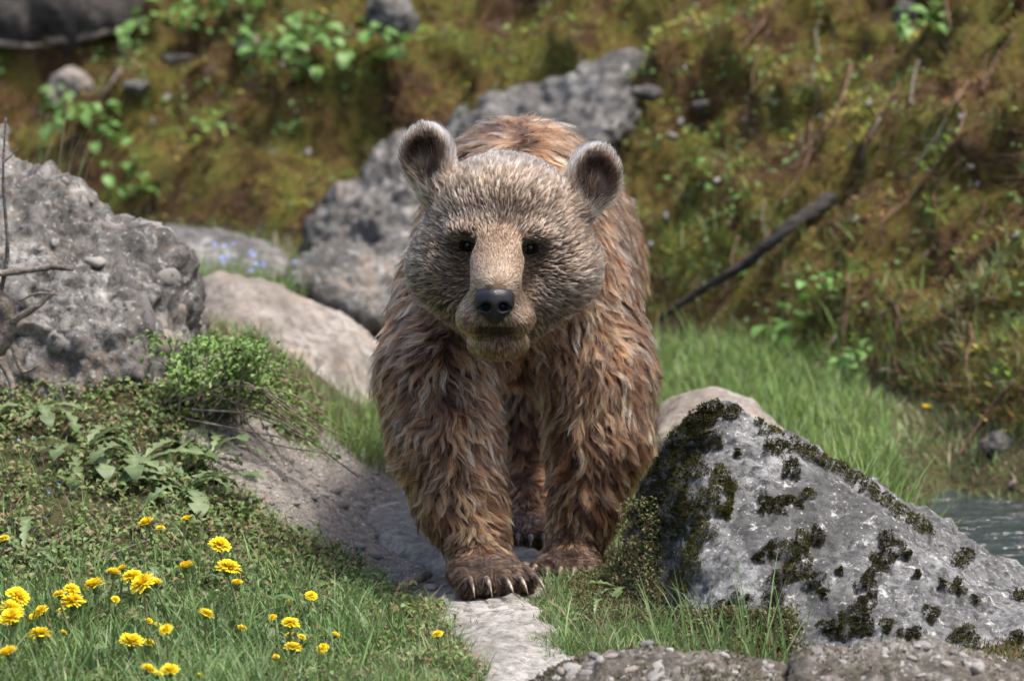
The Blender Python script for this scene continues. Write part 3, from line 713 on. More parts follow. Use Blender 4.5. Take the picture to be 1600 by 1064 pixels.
# ---- eyes
m, n = new_mat('eye_dark'); t = NT(n); t.finish((.012, .006, .003), .16, None, .35); M_EYE = m
m, n = new_mat('eyelid_skin'); t = NT(n); t.finish((.006, .004, .004), .9, None, .05); M_LID = m
for e in EYES:
    bm = bmesh.new(); bmesh.ops.create_uvsphere(bm, u_segments=24, v_segments=16, radius=.0100); me = bpy.data.meshes.new('eye'); bm.to_mesh(me); bm.free()
    for p_ in me.polygons: p_.use_smooth = True
    eo = link('eye', me, M_EYE, bear, e + np.array((0, .000, 0)))
    lv, lf = [], []                                   # eyelids: a torus-like almond rim
    for i in range(20):
        a_ = i / 20 * 2 * math.pi
        for j in range(8):
            b_ = j / 8 * 2 * math.pi; rr = .0118 + .0042 * math.cos(b_)
            lv.append((rr * 1.12 * math.cos(a_), -.004 + .0046 * math.sin(b_) - .002, rr * .74 * math.sin(a_) - .0012)); lf.append((i * 8 + j, i * 8 + (j + 1) % 8, (i + 1) % 20 * 8 + (j + 1) % 8, (i + 1) % 20 * 8 + j))
    link('eyelid', mesh_np('eyelid', np.array(lv), np.array(lf)), M_LID, eo)
# ---- claws
m, n = new_mat('claw_horn'); t = NT(n); c = t.coord()
t.finish(t.ramp(t.noise(45, 3, .6, c), [(.38, (.045, .032, .024)), (.52, (.14, .10, .075)), (.68, (.40, .34, .27))]), .35, None, .4); M_CLAW = m
def claw(base, direc, length, rad):
    direc = nrm(np.asarray(direc, float)); side = nrm(np.cross(direc, (0, 0, 1))); up = np.cross(side, direc); lv, lf = [], []
    for i in range(9):
        s_ = i / 8; c_ = base + direc * length * s_ * (1 - .12 * s_) + up * (length * (.22 * s_ - .55 * s_ * s_)); r_ = rad * (1 - s_) ** .75 + .0006
        for j in range(8):
            b_ = j / 8 * 6.2832; lv.append(c_ + side * r_ * .7 * math.cos(b_) + up * r_ * math.sin(b_))
            if i < 8: lf.append((i * 8 + j, i * 8 + (j + 1) % 8, (i + 1) * 8 + (j + 1) % 8, (i + 1) * 8 + j))
    return link('claw', mesh_np('claw', np.array(lv), np.array(lf)), M_CLAW, bear)
for (c_, R), w, l, ln in ((PAW_L, .082, .085, .064), (PAW_R, .070, .075, .046), (PAW_H, .066, .085, .042)):
    for i in range(5):
        x = (i - 2) / 2 * w * .80
        b_ = c_ + R @ np.array((x, -l * 1.10 + abs(i - 2) * .010, .008))
        claw(b_, R @ np.array(((i - 2) * .06 + random.uniform(-.12, .12), -1, -.12)), ln * random.uniform(.82, 1.15), .0085)
# ------------------------------------------------------------------ plant helpers
def blades(base, L, W, az, lean, bend, col, seg=3, up=None):
    N = len(base); hd = np.stack([np.cos(az), np.sin(az), np.zeros(N)], -1)
    wa = az + np.pi / 2 + RNG.uniform(-.9, .9, N); wd = np.stack([np.cos(wa), np.sin(wa), np.zeros(N)], -1)
    upv = np.tile(np.array((0, 0, 1.)), (N, 1)) if up is None else up
    c = base.copy(); rows = []; cols = []
    for k in range(seg + 1):
        s = k / seg; w = W * (1 - s ** 1.6) * (.75 + .5 * s)
        sh = 1.0
        if k < seg:
            rows += [c - wd * w[:, None] * .5, c + wd * w[:, None] * .5]; cols += [col * sh, col * sh]
        else: rows.append(c); cols.append(col * sh)
        th = lean + bend * (k + .5) / seg
        c = c + (upv * np.cos(th)[:, None] + hd * np.sin(th)[:, None]) * (L / seg)[:, None]
    nv = 2 * seg + 1; V = np.stack(rows, 1).reshape(-1, 3); Cc = np.stack(cols, 1).reshape(-1, 3)
    f = []
    for k in range(seg - 1): f += [(2*k, 2*k+1, 2*k+3), (2*k, 2*k+3, 2*k+2)]
    f.append((2*seg-2, 2*seg-1, 2*seg))
    F = (np.arange(N)[:, None, None] * nv + np.array(f)[None]).reshape(-1, 3)
    return V, F, Cc
def merge(parts):
    V, F, C = [], [], []; o = 0
    for v, f, c in parts: V.append(v); F.append(f + o); C.append(c); o += len(v)
    return np.concatenate(V), np.concatenate(F), np.concatenate(C)
def pal(cols, n_, jit=.25):
    c = np.array(cols)[RNG.integers(0, len(cols), n_)]
    return c * RNG.uniform(1 - jit, 1 + jit, (n_, 1)) * RNG.uniform(.92, 1.08, (n_, 3))
def scatter(V, F, n_, test, dens=None):
    w = lambda c, nn: test(c[:, 0], c[:, 1]).astype(float) + 1e-12
    return sample_surface(V, F, n_, w)
def leafquads(base, d, nn, L, W, col, curl=.3):
    N = len(base); d = nrm(d); side = nrm(np.cross(d, nn)); up = np.cross(side, d)
    prof = [(0, .12, 0), (.3, .9, .10), (.62, .95, .10), (1, .06, -curl * .6)]
    rows = []
    for s, w, z in prof:
        c = base + d * (L * s)[:, None] + up * (L * z)[:, None]
        fold = up * (W * w * .22)[:, None]
        rows += [c - side * (W * w * .5)[:, None] + fold, c, c + side * (W * w * .5)[:, None] + fold]
    V = np.stack(rows, 1).reshape(-1, 3); f = []
    for k in range(3):
        for j in range(2): f.append((k*3+j, k*3+j+1, k*3+j+4, k*3+j+3))
    F = (np.arange(N)[:, None, None] * 12 + np.array(f)[None]).reshape(-1, 4)
    return V, F, np.repeat(col, 12, 0)
def smooth_line(pts, n_=8):
    pts = [np.asarray(p, float) for p in pts]; P_ = [2 * pts[0] - pts[1]] + pts + [2 * pts[-1] - pts[-2]]; out = []
    for i in range(1, len(P_) - 2):
        for k in range(n_):
            t_ = k / n_; a, b, c, d = P_[i-1:i+3]
            out.append(.5 * ((2*b) + (-a + c) * t_ + (2*a - 5*b + 4*c - d) * t_**2 + (-a + 3*b - 3*c + d) * t_**3))
    return np.array(out + [pts[-1]])
def tube(pts, r0, r1, sides=7, n_=6, rough=0., seed=0, rad=None):
    c = smooth_line(pts, n_); m_ = len(c); tg = nrm(np.gradient(c, axis=0)); ref = np.array((.31, .2, .93))
    a = nrm(np.cross(tg, ref)); b = np.cross(tg, a); s = np.linspace(0, 1, m_)
    r = (r0 + (r1 - r0) * s) if rad is None else np.interp(s, np.linspace(0, 1, len(rad)), rad)
    V = []
    for j in range(sides):
        an = 2 * np.pi * j / sides; dv = a * np.cos(an) + b * np.sin(an); V.append(c + dv * r[:, None])
    V = np.stack(V, 1).reshape(-1, 3)
    if rough: 
        nn = V - np.repeat(c, sides, 0); V = V + nn * (rough * fbm(V, .7 / max(r0, .004), 3, seed))[:, None]
    i = np.arange(m_ - 1)[:, None] * sides; j = np.arange(sides)[None]; j2 = (j + 1) % sides
    F = np.stack([i + j, i + j2, i + sides + j2, i + sides + j], -1).reshape(-1, 4)
    V = np.concatenate([V, c[:1], c[-1:]]); e0, e1 = len(V) - 2, len(V) - 1; caps = []
    for k in range(sides):
        caps.append((k, (k + 1) % sides, e0, e0)); 
    F = np.concatenate([F, np.array([((k + 1) % sides, k, e0, e0) for k in range(sides)] + [((m_-1)*sides + k, (m_-1)*sides + (k+1) % sides, e1, e1) for k in range(sides)])])
    return V, F
def mesh_mixed(name, V, F, col=None):            # quads where the last two indices may repeat
    tri = F[:, 2] == F[:, 3]; T = np.concatenate([F[~tri][:, [0, 1, 2]], F[~tri][:, [0, 2, 3]], F[tri][:, :3]])
    return mesh_np(name, V, T, col)
def tube_obj(name, pts, r0, r1, mat, parent=None, base=None, **kw):
    V, F = tube(pts, r0, r1, **kw); b = np.asarray(V[0] * 0 + (pts[0] if base is None else base))
    if parent is not None: b = np.array(parent.location)
    o = link(name, mesh_mixed(name, V - b, F), mat, parent)
    if parent is None: o.location = b
    return o
M_GRASS = attr_mat('grass_blade', .55, .35, .35)
M_MOSS = attr_mat('moss_tuft', .9, .15, .1)
M_LEAF = attr_mat('leaf_green', .5, .30, .4, 40)
M_BARK = plain_mat('grey_bark', (.035, .031, .028), (.20, .185, .17), 26, .9, 0, .2, .9, .02, (1, 1, 1))
M_TWIG = plain_mat('dry_twig', (.085, .062, .045), (.24, .19, .145), 40, .85, 0, .2, .6, .006)
M_PALEW = plain_mat('bleached_wood', (.075, .06, .048), (.30, .255, .21), 34, .85, 0, .2, 1., .014)
M_ROOT = plain_mat('bank_root', (.06, .032, .020), (.20, .125, .085), 30, .85, 0, .2, .6, .006)
on_path = lambda x, y, m_=0.: path_d(x, y) > m_
RANGE = lambda x, y, x0, x1, y0, y1: (x > x0) & (x < x1) & (y > y0) & (y < y1)

# ------------------------------------------------------------------ grass (nobody could count the blades)
GREENS = [(.125, .205, .055), (.155, .235, .078), (.105, .180, .050), (.20, .265, .12), (.085, .155, .040)]
DRY = [(.34, .28, .17), (.26, .21, .125)]
def grass_obj(name, label, parts):
    V, F, C = merge(parts); o = link(name, mesh_np(name, V, F, C), M_GRASS); tag(o, label, 'grass', None, 'stuff'); return o
def turf(n_, test, L, W, cols, lean=(0, .5), bend=(.1, 1.0), lens=None, src=None):
    V, F = src if src else (GRV, GRF)
    p, nn = scatter(V, F, n_, test); N = len(p); az = RNG.uniform(0, 6.283, N)
    big = (.75 + .55 * sm(-.35, .45, fbm(p, 6, 2, 401)))
    l_ = RNG.uniform(*L, N) * big; c = pal(cols, N) * (1 + .25 * fbm(p, 4, 2, 411))[:, None]
    return blades(p - nn * .003, l_, RNG.uniform(*W, N), az, RNG.uniform(*lean, N), RNG.uniform(*bend, N), c)
def fill_left(x, y): return RANGE(x, y, -1.5, .12, -1.35, .42) & (path_d(x, y) < .012)
def fill_front(x, y): return RANGE(x, y, -1.3, .12, -1.35, -.05) & (path_d(x, y) < .0)
def mid_left(x, y): return RANGE(x, y, -1.6, -.15, .1, 2.6) & (path_d(x, y) < .02)
grass_obj('grass', 'short green turf around the dandelions left of the path', [
    turf(60000, fill_front, (.012, .042), (.0018, .0036), GREENS + DRY[:1], (0, 1.1)),
    turf(9000, fill_left, (.03, .075), (.002, .004), GREENS + DRY, (.2, 1.2)),
    turf(2600, lambda x, y: fill_front(x, y) & (x < -.28), (.05, .12), (.003, .006), GREENS, (0, .5), (.2, 1.1)),
    turf(5200, lambda x, y: fill_front(x, y) & (x < -.30 + .1 * np.sin(y * 9)) & (y < -.30), (.05, .11), (.0035, .0070), GREENS[:4], (0, .6), (.2, 1.2)),
    turf(9000, mid_left, (.02, .05), (.002, .004), GREENS + DRY, (.2, 1.1)),
    turf(2200, lambda x, y: RANGE(x, y, -.9, .1, -1.2, 1.6) & (path_d(x, y) > 0) & (path_d(x, y) < .05), (.012, .035), (.002, .0032), GREENS, (.1, 1.), src=(PAV, PAF))])
def by_rock(x, y): return RANGE(x, y, .02, .34, -.95, .15) & (path_d(x, y) < .015)
grass_obj('grass', 'green grass tufts between the path and the mossy boulder', [
    turf(7000, by_rock, (.012, .040), (.002, .0035), GREENS, (0, 1.1)),
    turf(420, lambda x, y: RANGE(x, y, .08, .40, -.95, -.30) & (path_d(x, y) < .0), (.05, .11), (.002, .004), GREENS + DRY, (0, .6), (.2, 1.3)),
    turf(150, lambda x, y: RANGE(x, y, .26, .52, -1.0, -.60), (.08, .20), (.003, .005), GREENS, (0, .35), (.1, .7))])
FRESH = [(.15, .235, .050), (.19, .265, .070), (.125, .205, .045), (.235, .285, .11)]
def stream_side(x, y): return RANGE(x, y, .16, .93, .45, 3.3) & (bank_s(x, y) < .1) & ~((y > -.4) & (x > .92) & (y < 1.3))
grass_obj('grass', 'tall fresh green grass behind the mossy boulder beside the stream', [
    turf(17000, stream_side, (.03, .085), (.003, .006), FRESH + GREENS, (0, .8)),
    turf(6000, lambda x, y: RANGE(x, y, .85, 1.9, .9, 2.4) & (bank_s(x, y) < .3), (.02, .07), (.003, .006), GREENS + DRY, (0, .9)),
    turf(1600, lambda x, y: RANGE(x, y, .85, 1.9, 1.2, 2.6) & (bank_s(x, y) > 0) & (bank_s(x, y) < .3), (.03, .09), (.003, .006), GREENS + DRY, (0, .9), src=(HIV, HIF)),
    turf(1500, stream_side, (.07, .16), (.003, .006), FRESH, (0, .4), (.2, 1.1)),
    turf(1100, lambda x, y: RANGE(x, y, .30, .93, .35, 1.1), (.10, .24), (.003, .005), FRESH, (0, .4), (.2, 1.)),
    turf(500, lambda x, y: (bank_s(x, y) > 0) & (bank_s(x, y) < .2) & RANGE(x, y, .2, 1.1, 1.6, 4.6), (.05, .12), (.004, .007), FRESH, (0, .7), src=(HIV, HIF))])
grass_obj('grass', 'sparse grass around the rocks behind the bear', [
    turf(9000, lambda x, y: RANGE(x, y, -2.4, .3, 1.5, 4.9) & (path_d(x, y) < .0), (.025, .07), (.003, .006), GREENS + DRY, (0, .9)),
    turf(900, lambda x, y: RANGE(x, y, -.42, -.2, 1.3, 2.2), (.08, .16), (.003, .005), FRESH, (0, .5), src=(PAV, PAF))])
# long stems on the far side of the left boulder
pts = [P(u, 330, 1.9) for u in (30, 38, 45, 52, 60, 68, 75, 82, 90, 100, 112)]
bb = np.repeat(np.array(pts), 3, 0) + RNG.normal(0, .015, (33, 3))
grass_obj('grass', 'thin tall grass stems rising behind the conglomerate boulder', [blades(bb, RNG.uniform(.16, .36, 33), np.full(33, .004), RNG.uniform(-.6, .9, 33), RNG.uniform(0, .25, 33), RNG.uniform(0, .6, 33), pal(GREENS + DRY, 33))])

# ------------------------------------------------------------------ moss, litter and low herbs on the bank
visible = lambda x, y: RANGE(x, y, -2.6, 2.6, 1.2, 9.0) & (np.abs(x) < .135 * (y + 9))
N = 130000; p, nn = scatter(HIV, HIF, N, visible)
n1 = fbm(p, 2.4, 4, 501); n2 = fbm(p, 7, 3, 505); n3 = fbm(p, 3.2, 3, 509)
keep = n2 + .3 * n1 > -.26; p, nn, n1, n2, n3 = p[keep], nn[keep], n1[keep], n2[keep], n3[keep]; N = len(p)
c = np.tile(np.array((.100, .086, .022)), (N, 1))
c = mixc(c, (.105, .050, .026), sm(-.06, .18, n1)); c = mixc(c, (.135, .118, .026), sm(-.05, -.28, n1)); c = mixc(c, (.075, .115, .020), sm(.08, .30, n3)); c = mixc(c, (.13, .075, .024), sm(.2, .45, n2) * .6)
right = sm(.1, .7, p[:, 0]); c = mixc(c, (.055, .036, .014), right * sm(.0, -.25, n3) * .7)
grn = np.exp(-(((p[:, 0] - .62) / .35) ** 2 + ((p[:, 1] - 4.4) / 1.1) ** 2)); c = mixc(c, (.105, .115, .024), grn * .85)
c = c * RNG.uniform(1.1, 4.4, (N, 1)) * (.5 + .95 * sm(-.35, .4, fbm(p, 3.5, 3, 541)))[:, None]
up = nrm(nn + np.array((0, 0, .35)))
V1, F1_, C1 = blades(p - nn * .004, RNG.uniform(.012, .036, N), RNG.uniform(.004, .010, N), RNG.uniform(0, 6.28, N), RNG.uniform(.1, 1.0, N), RNG.uniform(.1, 1.1, N), c, 2, up)
N2 = 20000; p, nn = scatter(HIV, HIF, N2, visible)
lit = pal([(.20, .155, .115), (.14, .10, .07), (.27, .235, .20), (.10, .06, .04), (.15, .075, .045)], N2)
V2, F2_, C2 = blades(p, RNG.uniform(.03, .11, N2), RNG.uniform(.002, .007, N2), RNG.uniform(2.8, 4.6, N2), RNG.uniform(.7, 1.5, N2), RNG.uniform(.2, 1.0, N2), lit, 2, nn)
V, F, C = merge([(V1, F1_, C1), (V2, F2_, C2)])
tag(link('moss', mesh_np('moss', V, F, C), M_MOSS), 'olive and rust coloured moss covering the steep bank', 'moss', None, 'stuff')
N3 = 9000; p, nn = scatter(HIV, HIF, N3, lambda x, y: visible(x, y))
n4 = fbm(p, 2.2, 3, 521) + .5 * np.exp(-(((p[:, 0] - .75) / .4) ** 2 + ((p[:, 1] - 4.) / 1.2) ** 2)); k = n4 > .12; p, nn = p[k], nn[k]; N3 = len(p)
d = nrm(np.stack([RNG.normal(0, 1, N3), RNG.normal(-.5, 1, N3), RNG.normal(.2, .4, N3)], -1))
V, F, C = leafquads(p + nn * .015, d, nrm(nn + RNG.normal(0, .3, (N3, 3))), RNG.uniform(.010, .030, N3), RNG.uniform(.007, .020, N3), pal([(.10, .20, .045), (.14, .23, .06), (.16, .21, .07), (.09, .16, .045)], N3))
tag(link('ground_cover', mesh_np('ground_cover', V, F, C), M_LEAF), 'small green herbs scattered over the mossy bank', 'ground cover', None, 'stuff')
# low herbs on the left mound
N4 = 30000; p, nn = scatter(GRV, GRF, N4, lambda x, y: RANGE(x, y, -1.5, -.05, -1.1, 1.5) & (path_d(x, y) < -.005))
k = fbm(p, 7, 3, 531) > np.where(p[:, 1] > -.35, -.3, .05); p, nn = p[k], nn[k]; N4 = len(p)
d = nrm(np.stack([RNG.normal(0, 1, N4), RNG.normal(-.2, 1, N4), RNG.normal(.25, .35, N4)], -1))
V, F, C = leafquads(p + np.array((0, 0, 1)) * RNG.uniform(.004, .035, (N4, 1)), d, nrm(nn + RNG.normal(0, .35, (N4, 3))), RNG.uniform(.008, .022, N4), RNG.uniform(.005, .013, N4), pal([(.12, .185, .045), (.155, .215, .065), (.10, .155, .04), (.17, .18, .065), (.19, .135, .07)], N4))
tag(link('ground_cover', mesh_np('ground_cover', V, F, C), M_LEAF), 'low small-leaved herbs on the mound below the conglomerate boulder', 'ground cover', None, 'stuff')
# stonecrop mat at the foot of the mossy boulder
pts_ = [(960 + random.uniform(-70, 75), 850 + random.uniform(-60, 130)) for _ in range(500)] + [(1120 + random.uniform(-60, 120), 985 + random.uniform(-25, 35)) for _ in range(260)]
BRB = bvh_of(BRV, BRF); roots = []
for u, v in pts_:
    if u < 905 + (v - 790) * -.1 or u > 1150 and v < 960: continue
    h1, n1_ = cast(BRB, u, v); h2, n2_ = cast(TBVH, u, v)
    hh = h1 if h1 and (not h2 or h1.y < h2.y) else h2
    if hh: roots.append(np.array(hh))
roots = np.array(roots); b = np.repeat(roots, 26, 0) + RNG.normal(0, .011, (len(roots) * 26, 3)) * np.array((1, 1, .6)); N5 = len(b)
d = nrm(np.stack([RNG.normal(0, .8, N5), RNG.normal(-.3, .8, N5), np.abs(RNG.normal(.8, .5, N5))], -1))
cc = pal([(.10, .115, .035), (.13, .13, .045), (.075, .085, .028), (.17, .10, .06), (.15, .16, .07)], N5)
V, F, C = leafquads(b + np.array((0, 0, .008)), d, nrm(RNG.normal(0, 1, (N5, 3)) + np.array((0, -.5, 1))), RNG.uniform(.006, .012, N5), RNG.uniform(.003, .005, N5), cc)
tag(link('stonecrop', mesh_np('stonecrop', V, F, C), M_LEAF), 'reddish green stonecrop mat at the foot of the mossy boulder', 'stonecrop', None, 'stuff')

# ------------------------------------------------------------------ moss cushions on the boulder: one part each
def moss_patch(cu, cv, ru, rv, tone, n_=260):
    ru, rv, n_ = ru * 1.05, rv * 1.05, int(n_ * 2.2)
    b, nr = [], []
    for _ in range(n_):
        a, q_ = random.uniform(0, 6.283), math.sqrt(random.random()); wob = 1 + .35 * math.sin(3 * a + cu) + .2 * math.sin(5 * a + cv)
        h_, n_n = cast(BRB, cu + ru * q_ * wob * math.cos(a), cv + rv * q_ * wob * math.sin(a))
        if h_ and h_.y < .35: b.append(np.array(h_)); nr.append(np.array(n_n)); 
    if len(b) < 12: return
    b, nr = np.array(b), nrm(np.array(nr)); N = len(b); ctr = b.mean(0)
    e = np.linalg.norm(b - ctr, axis=1); kk = e < 2.2 * np.median(e); b, nr, e = b[kk], nr[kk], e[kk]; N = len(b); e = 1 - (e / max(e.max(), 1e-4)) ** 2
    col_ = pal(tone, N, .4)
    V, F, C = blades(b + nr * (.0005 + .006 * e)[:, None], RNG.uniform(.0035, .0065, N), RNG.uniform(.0014, .0026, N), RNG.uniform(0, 6.28, N), RNG.uniform(0, 1.1, N), RNG.uniform(0, .9, N), col_, 2, nrm(nr + np.array((0, 0, .3))))
    loc = np.array(BR.location); link('moss_cushion', mesh_np('moss_cushion', V - loc, F, C), M_MOSS, BR)
DK = [(.030, .028, .010), (.045, .041, .013), (.062, .054, .018)]; OL = [(.10, .098, .022), (.065, .063, .018), (.13, .12, .03)]
for q_ in [(1188,660,12,7),(1206,675,18,6),(1151,709,6,6),(1200,701,7,7),(1237,731,14,20),(1263,772,9,8),(1195,789,11,20),(1217,789,14,13),(1234,782,7,6),(1249,789,7,6),(1276,838,9,20),(1205,860,13,15),(1186,872,8,8),(1249,858,21,28),(1239,896,20,15),(1212,904,11,11),(1273,909,13,15),(1286,928,8,8),(1210,945,12,27),(1312,894,6,6),(1390,857,17,27),(1371,882,17,16),(1356,911,13,22),(1349,960,19,33),(1327,979,22,18),(1298,982,18,15),(1417,867,8,7),(1432,899,6,7),(1498,879,13,12),(1495,918,12,15),(1471,913,6,8),(1512,865,12,9),(1454,960,12,13),(1424,994,18,13),(1507,994,22,17),(1385,979,9,13),(1590,930,10,14),(1168,935,6,6),(1522,938,6,8),(1142,950,20,18),(1100,650,14,12),(1590,1000,14,12)]:
    moss_patch(*q_, DK if random.random() < .7 else DK + OL, int(160 + q_[2] * q_[3] * 1.6))
for (u, v, w) in [(1215,692,16),(1238,694,18),(1262,702,18),(1286,714,18),(1310,726,18),(1334,742,18),(1358,758,17),(1380,775,18),(1402,792,18),(1424,808,16),(1445,822,12)]:
    moss_patch(u, v + 5, w, 11, DK + OL[:2], 420)
for (u, v, w, hh) in [(1085,655,26,20),(1120,645,26,16),(1060,690,26,22),(1095,690,24,20),(1035,730,26,24),(1070,735,26,24),(1020,770,22,26),(1050,785,28,28),(1010,810,20,26),(1040,830,26,26),(1075,800,22,24)]:
    moss_patch(u, v, w * 1.15, hh * 1.15, DK + [OL[1]], 1700)
for (u, v, w, hh) in [(1125,745,16,22),(1140,770,10,22),(1110,780,18,24),(1095,830,18,26),(1080,870,16,26),(1065,910,18,24),(1135,800,10,12)]:
    moss_patch(u, v, w, hh, OL + DK[2:], 800)
# ------------------------------------------------------------------ moss on the gravelly rocks
for RO, RV_, RF_, lab in ((F1, F1V, F1F, 0), (F2, F2V, F2F, 1)):
    p, nn = sample_surface(RV_, RF_, 9000 if lab == 0 else 5000, facing); k = fbm(p, 9, 3, 601) > (-.08 if lab == 0 else .10); p, nn = p[k], nn[k]; N = len(p)
    V, F, C = blades(p - nn * .001, RNG.uniform(.006, .012, N), RNG.uniform(.002, .0045, N), RNG.uniform(0, 6.28, N), RNG.uniform(0, .9, N), RNG.uniform(0, .9, N), pal(DK + OL, N, .4), 2, nrm(nn + np.array((0, 0, .3))))
    o = link('moss_cushion', mesh_np('moss_cushion', V - np.array(RO.location), F, C), M_MOSS, RO); o['kind'] = 'stuff'
# moss and thrift filling the gap between the boulder and the gravel rocks
N = 9000; p, nn = scatter(GRV, GRF, N, lambda x, y: RANGE(x, y, .3, 1.4, -1.15, -.45))
V, F, C = blades(p, RNG.uniform(.008, .022, N), RNG.uniform(.002, .005, N), RNG.uniform(0, 6.28, N), RNG.uniform(0, 1., N), RNG.uniform(0, .9, N), pal(DK + OL + [(.16, .08, .045)], N, .4), 2)
tag(link('moss', mesh_np('moss', V, F, C), M_MOSS), 'dark moss on the ground between the boulder and the gravel rocks', 'moss', None, 'stuff')
M_LOG = plain_mat('weathered_log', (.018, .016, .015), (.12, .108, .10), 10, .9, 0, .2, 1., .03, (.6, 5, 5))
# ------------------------------------------------------------------ dandelions
M_YEL = attr_mat('dandelion_yellow', .6, .25, .2, 200)
M_STEM = plain_mat('dandelion_stem', (.13, .17, .06), (.24, .22, .11), 30, .5, .2, .3, .1)
def flower_mesh(seed, cup=.0):
    rg = np.random.default_rng(seed); V, F, C = [], [], []; o = 0
    for ring, (n_, L, el, z) in enumerate([(34, .0225, .05, .002), (30, .0205, .28, .0035), (26, .017, .55, .005), (20, .0125, .85, .006), (14, .008, 1.15, .007)]):
        for i in range(n_):
            a = (i + rg.uniform(-.4, .4)) / n_ * 6.2832; e = el + cup + rg.uniform(-.16, .16); l_ = L * rg.uniform(.86, 1.1); w = .0019 * rg.uniform(.85, 1.25)
            d = np.array((math.cos(a) * math.cos(e), math.sin(a) * math.cos(e), math.sin(e))); s_ = np.array((-math.sin(a), math.cos(a), 0))
            b = np.array((math.cos(a) * .002, math.sin(a) * .002, z)); mid = b + d * l_ * .55 + np.array((0, 0, .0008)); tp = b + d * l_ - np.array((0, 0, .0012 * (1 - el)))
            V += [b - s_ * w * .35, b + s_ * w * .35, mid + s_ * w, mid - s_ * w, tp + s_ * w * .8, tp - s_ * w * .8]; F += [(o, o+1, o+2, o+3), (o+3, o+2, o+4, o+5)]; o += 6
            k = rg.uniform(.82, 1.1); c_ = np.array((.88, .68 - .012 * ring, .02)) * k; C += [c_ * (.95, .85, 1)] * 2 + [c_] * 4
    return mesh_np('flower_head', np.array(V), np.array(F), np.array(C), False)
FLM = [flower_mesh(i, c_) for i, c_ in enumerate((0, .12, .3, .55, 0.05))]
for me in FLM: me.materials.append(M_YEL)
lv, lf = [], []                                            # green cup below the petals
for i in range(4):
    for j in range(10):
        rr, zz = ((.0022, -.014), (.0065, -.010), (.0075, -.004), (.0055, .003))[i]; a_ = j / 10 * 6.2832; lv.append((rr * math.cos(a_), rr * math.sin(a_), zz))
        if i < 3: lf.append((i*10+j, i*10+(j+1) % 10, (i+1)*10+(j+1) % 10, (i+1)*10+j))
CUP = mesh_np('sepal_cup', np.array(lv), np.array(lf)); M_CUP = plain_mat('sepal_green', (.05, .09, .02), (.11, .16, .045), 60, .6, .1); CUP.materials.append(M_CUP)
FL = [(230,818,26),(251,827,16),(292,813,20),(343,854,36),(356,889,40),(292,888,30),(370,915,24),(7,843,20),(177,897,25),(192,890,20),(208,903,35),(225,915,44),(244,913,22),(148,917,38),(112,922,26),(93,930,20),(114,942,40),(26,934,38),(17,954,40),(19,968,38),(65,956,25),(53,965,16),(180,937,15),(97,954,13),(62,993,38),(14,1023,32),(205,1006,38),(232,1005,18),(231,1048,24),(246,1056,18),(266,1050,28),(232,972,14),(246,977,13),(260,985,22),(322,960,25),(377,983,17),(426,965,14),(452,941,14),(486,932,20),(454,975,28),(454,995,18),(471,996,14),(457,1013,28),(505,1014,20),(523,994,16),(312,1057,12),(447,1036,12),(431,1028,12),(99,989,12),(684,992,18)]
zones = [('at the upper edge of the patch', lambda u, v: v < 830 and u > 100), ('of those right of the dense cluster', lambda u, v: 280 < u < 400 and v < 930), ('in the dense cluster', lambda u, v: 165 < u < 270 and v < 945), ('by the left picture edge', lambda u, v: u < 80), ('in the row left of the dense cluster', lambda u, v: u < 165), ('in the group just above the bottom edge', lambda u, v: v > 1000 and u < 320), ('in the low line below the dense cluster', lambda u, v: u < 400), ('in the loose bunch nearest the trodden path', lambda u, v: u < 600), ('standing alone on the turf beside the path', lambda u, v: True)]
ordw = ['first', 'second', 'third', 'fourth', 'fifth', 'sixth', 'seventh', 'eighth', 'ninth', 'tenth', 'eleventh', 'twelfth']
byz = {}
for f_ in FL:
    for zi, (zn, tst) in enumerate(zones):
        if tst(f_[0], f_[1]): byz.setdefault(zi, []).append(f_); break
def stem_to(base, top, parent, mat, r=.0025):
    b0 = np.array(parent.location); mid = (np.asarray(base) * .45 + np.asarray(top) * .55) + np.array((random.uniform(-.008, .008), 0, 0)); mid[:2] += (np.asarray(base)[:2] - mid[:2]) * .35
    V, F = tube([base, mid, top], r * 1.15, r * .9, 6, 5); return link('stem', mesh_mixed('stem', V - b0, F), mat, parent)
for zi, fl in byz.items():
    fl.sort()
    for k, (u, v, w) in enumerate(fl):
        hgt = random.uniform(.07, .13) if w > 18 else random.uniform(.04, .08)
        if u > 400: hgt *= .7
        g = G(u, v + hgt * 760)                              # the stem's foot: the spot on the turf a stem's length below the head
        if g is None: continue
        top = P(u, v, g[1] - random.uniform(0, .02)); top = np.asarray(top)
        gz = ground_z(top[0], g[1]); base = np.array((top[0] + random.uniform(-.02, .02), g[1], gz - .004))
        if len(fl) == 1: lab = 'single small yellow dandelion ' + zones[zi][0]
        else: lab = '%s yellow dandelion from left %s' % (ordw[k], zones[zi][0])
        t_ = thing('dandelion', lab, 'flower', base, 'dandelions in the turf')
        stem_to(base, top - np.array((0, 0, .012)), t_, M_STEM)
        sc = max(.33, w / 38.0); me = FLM[random.randrange(3) if w > 24 else random.choice((1, 2, 3))]
        fo = link('flower_head', me, None, t_, top - base); fo.scale = (sc, sc, sc)
        fo.rotation_mode = 'ZYX'; fo.rotation_euler = (random.uniform(-.1, .5), random.uniform(-.5, .5), random.uniform(0, 6.28))
        co = link('sepal_cup', CUP, None, fo)
g = G(1447, 668); top = P(1447, 639, g[1]); t_ = thing('dandelion', 'lone yellow dandelion in the grass beyond the mossy boulder', 'flower', g)
stem_to(g, top, t_, M_STEM); fo = link('flower_head', FLM[3], None, t_, top - g); fo.scale = (.55, .55, .55)

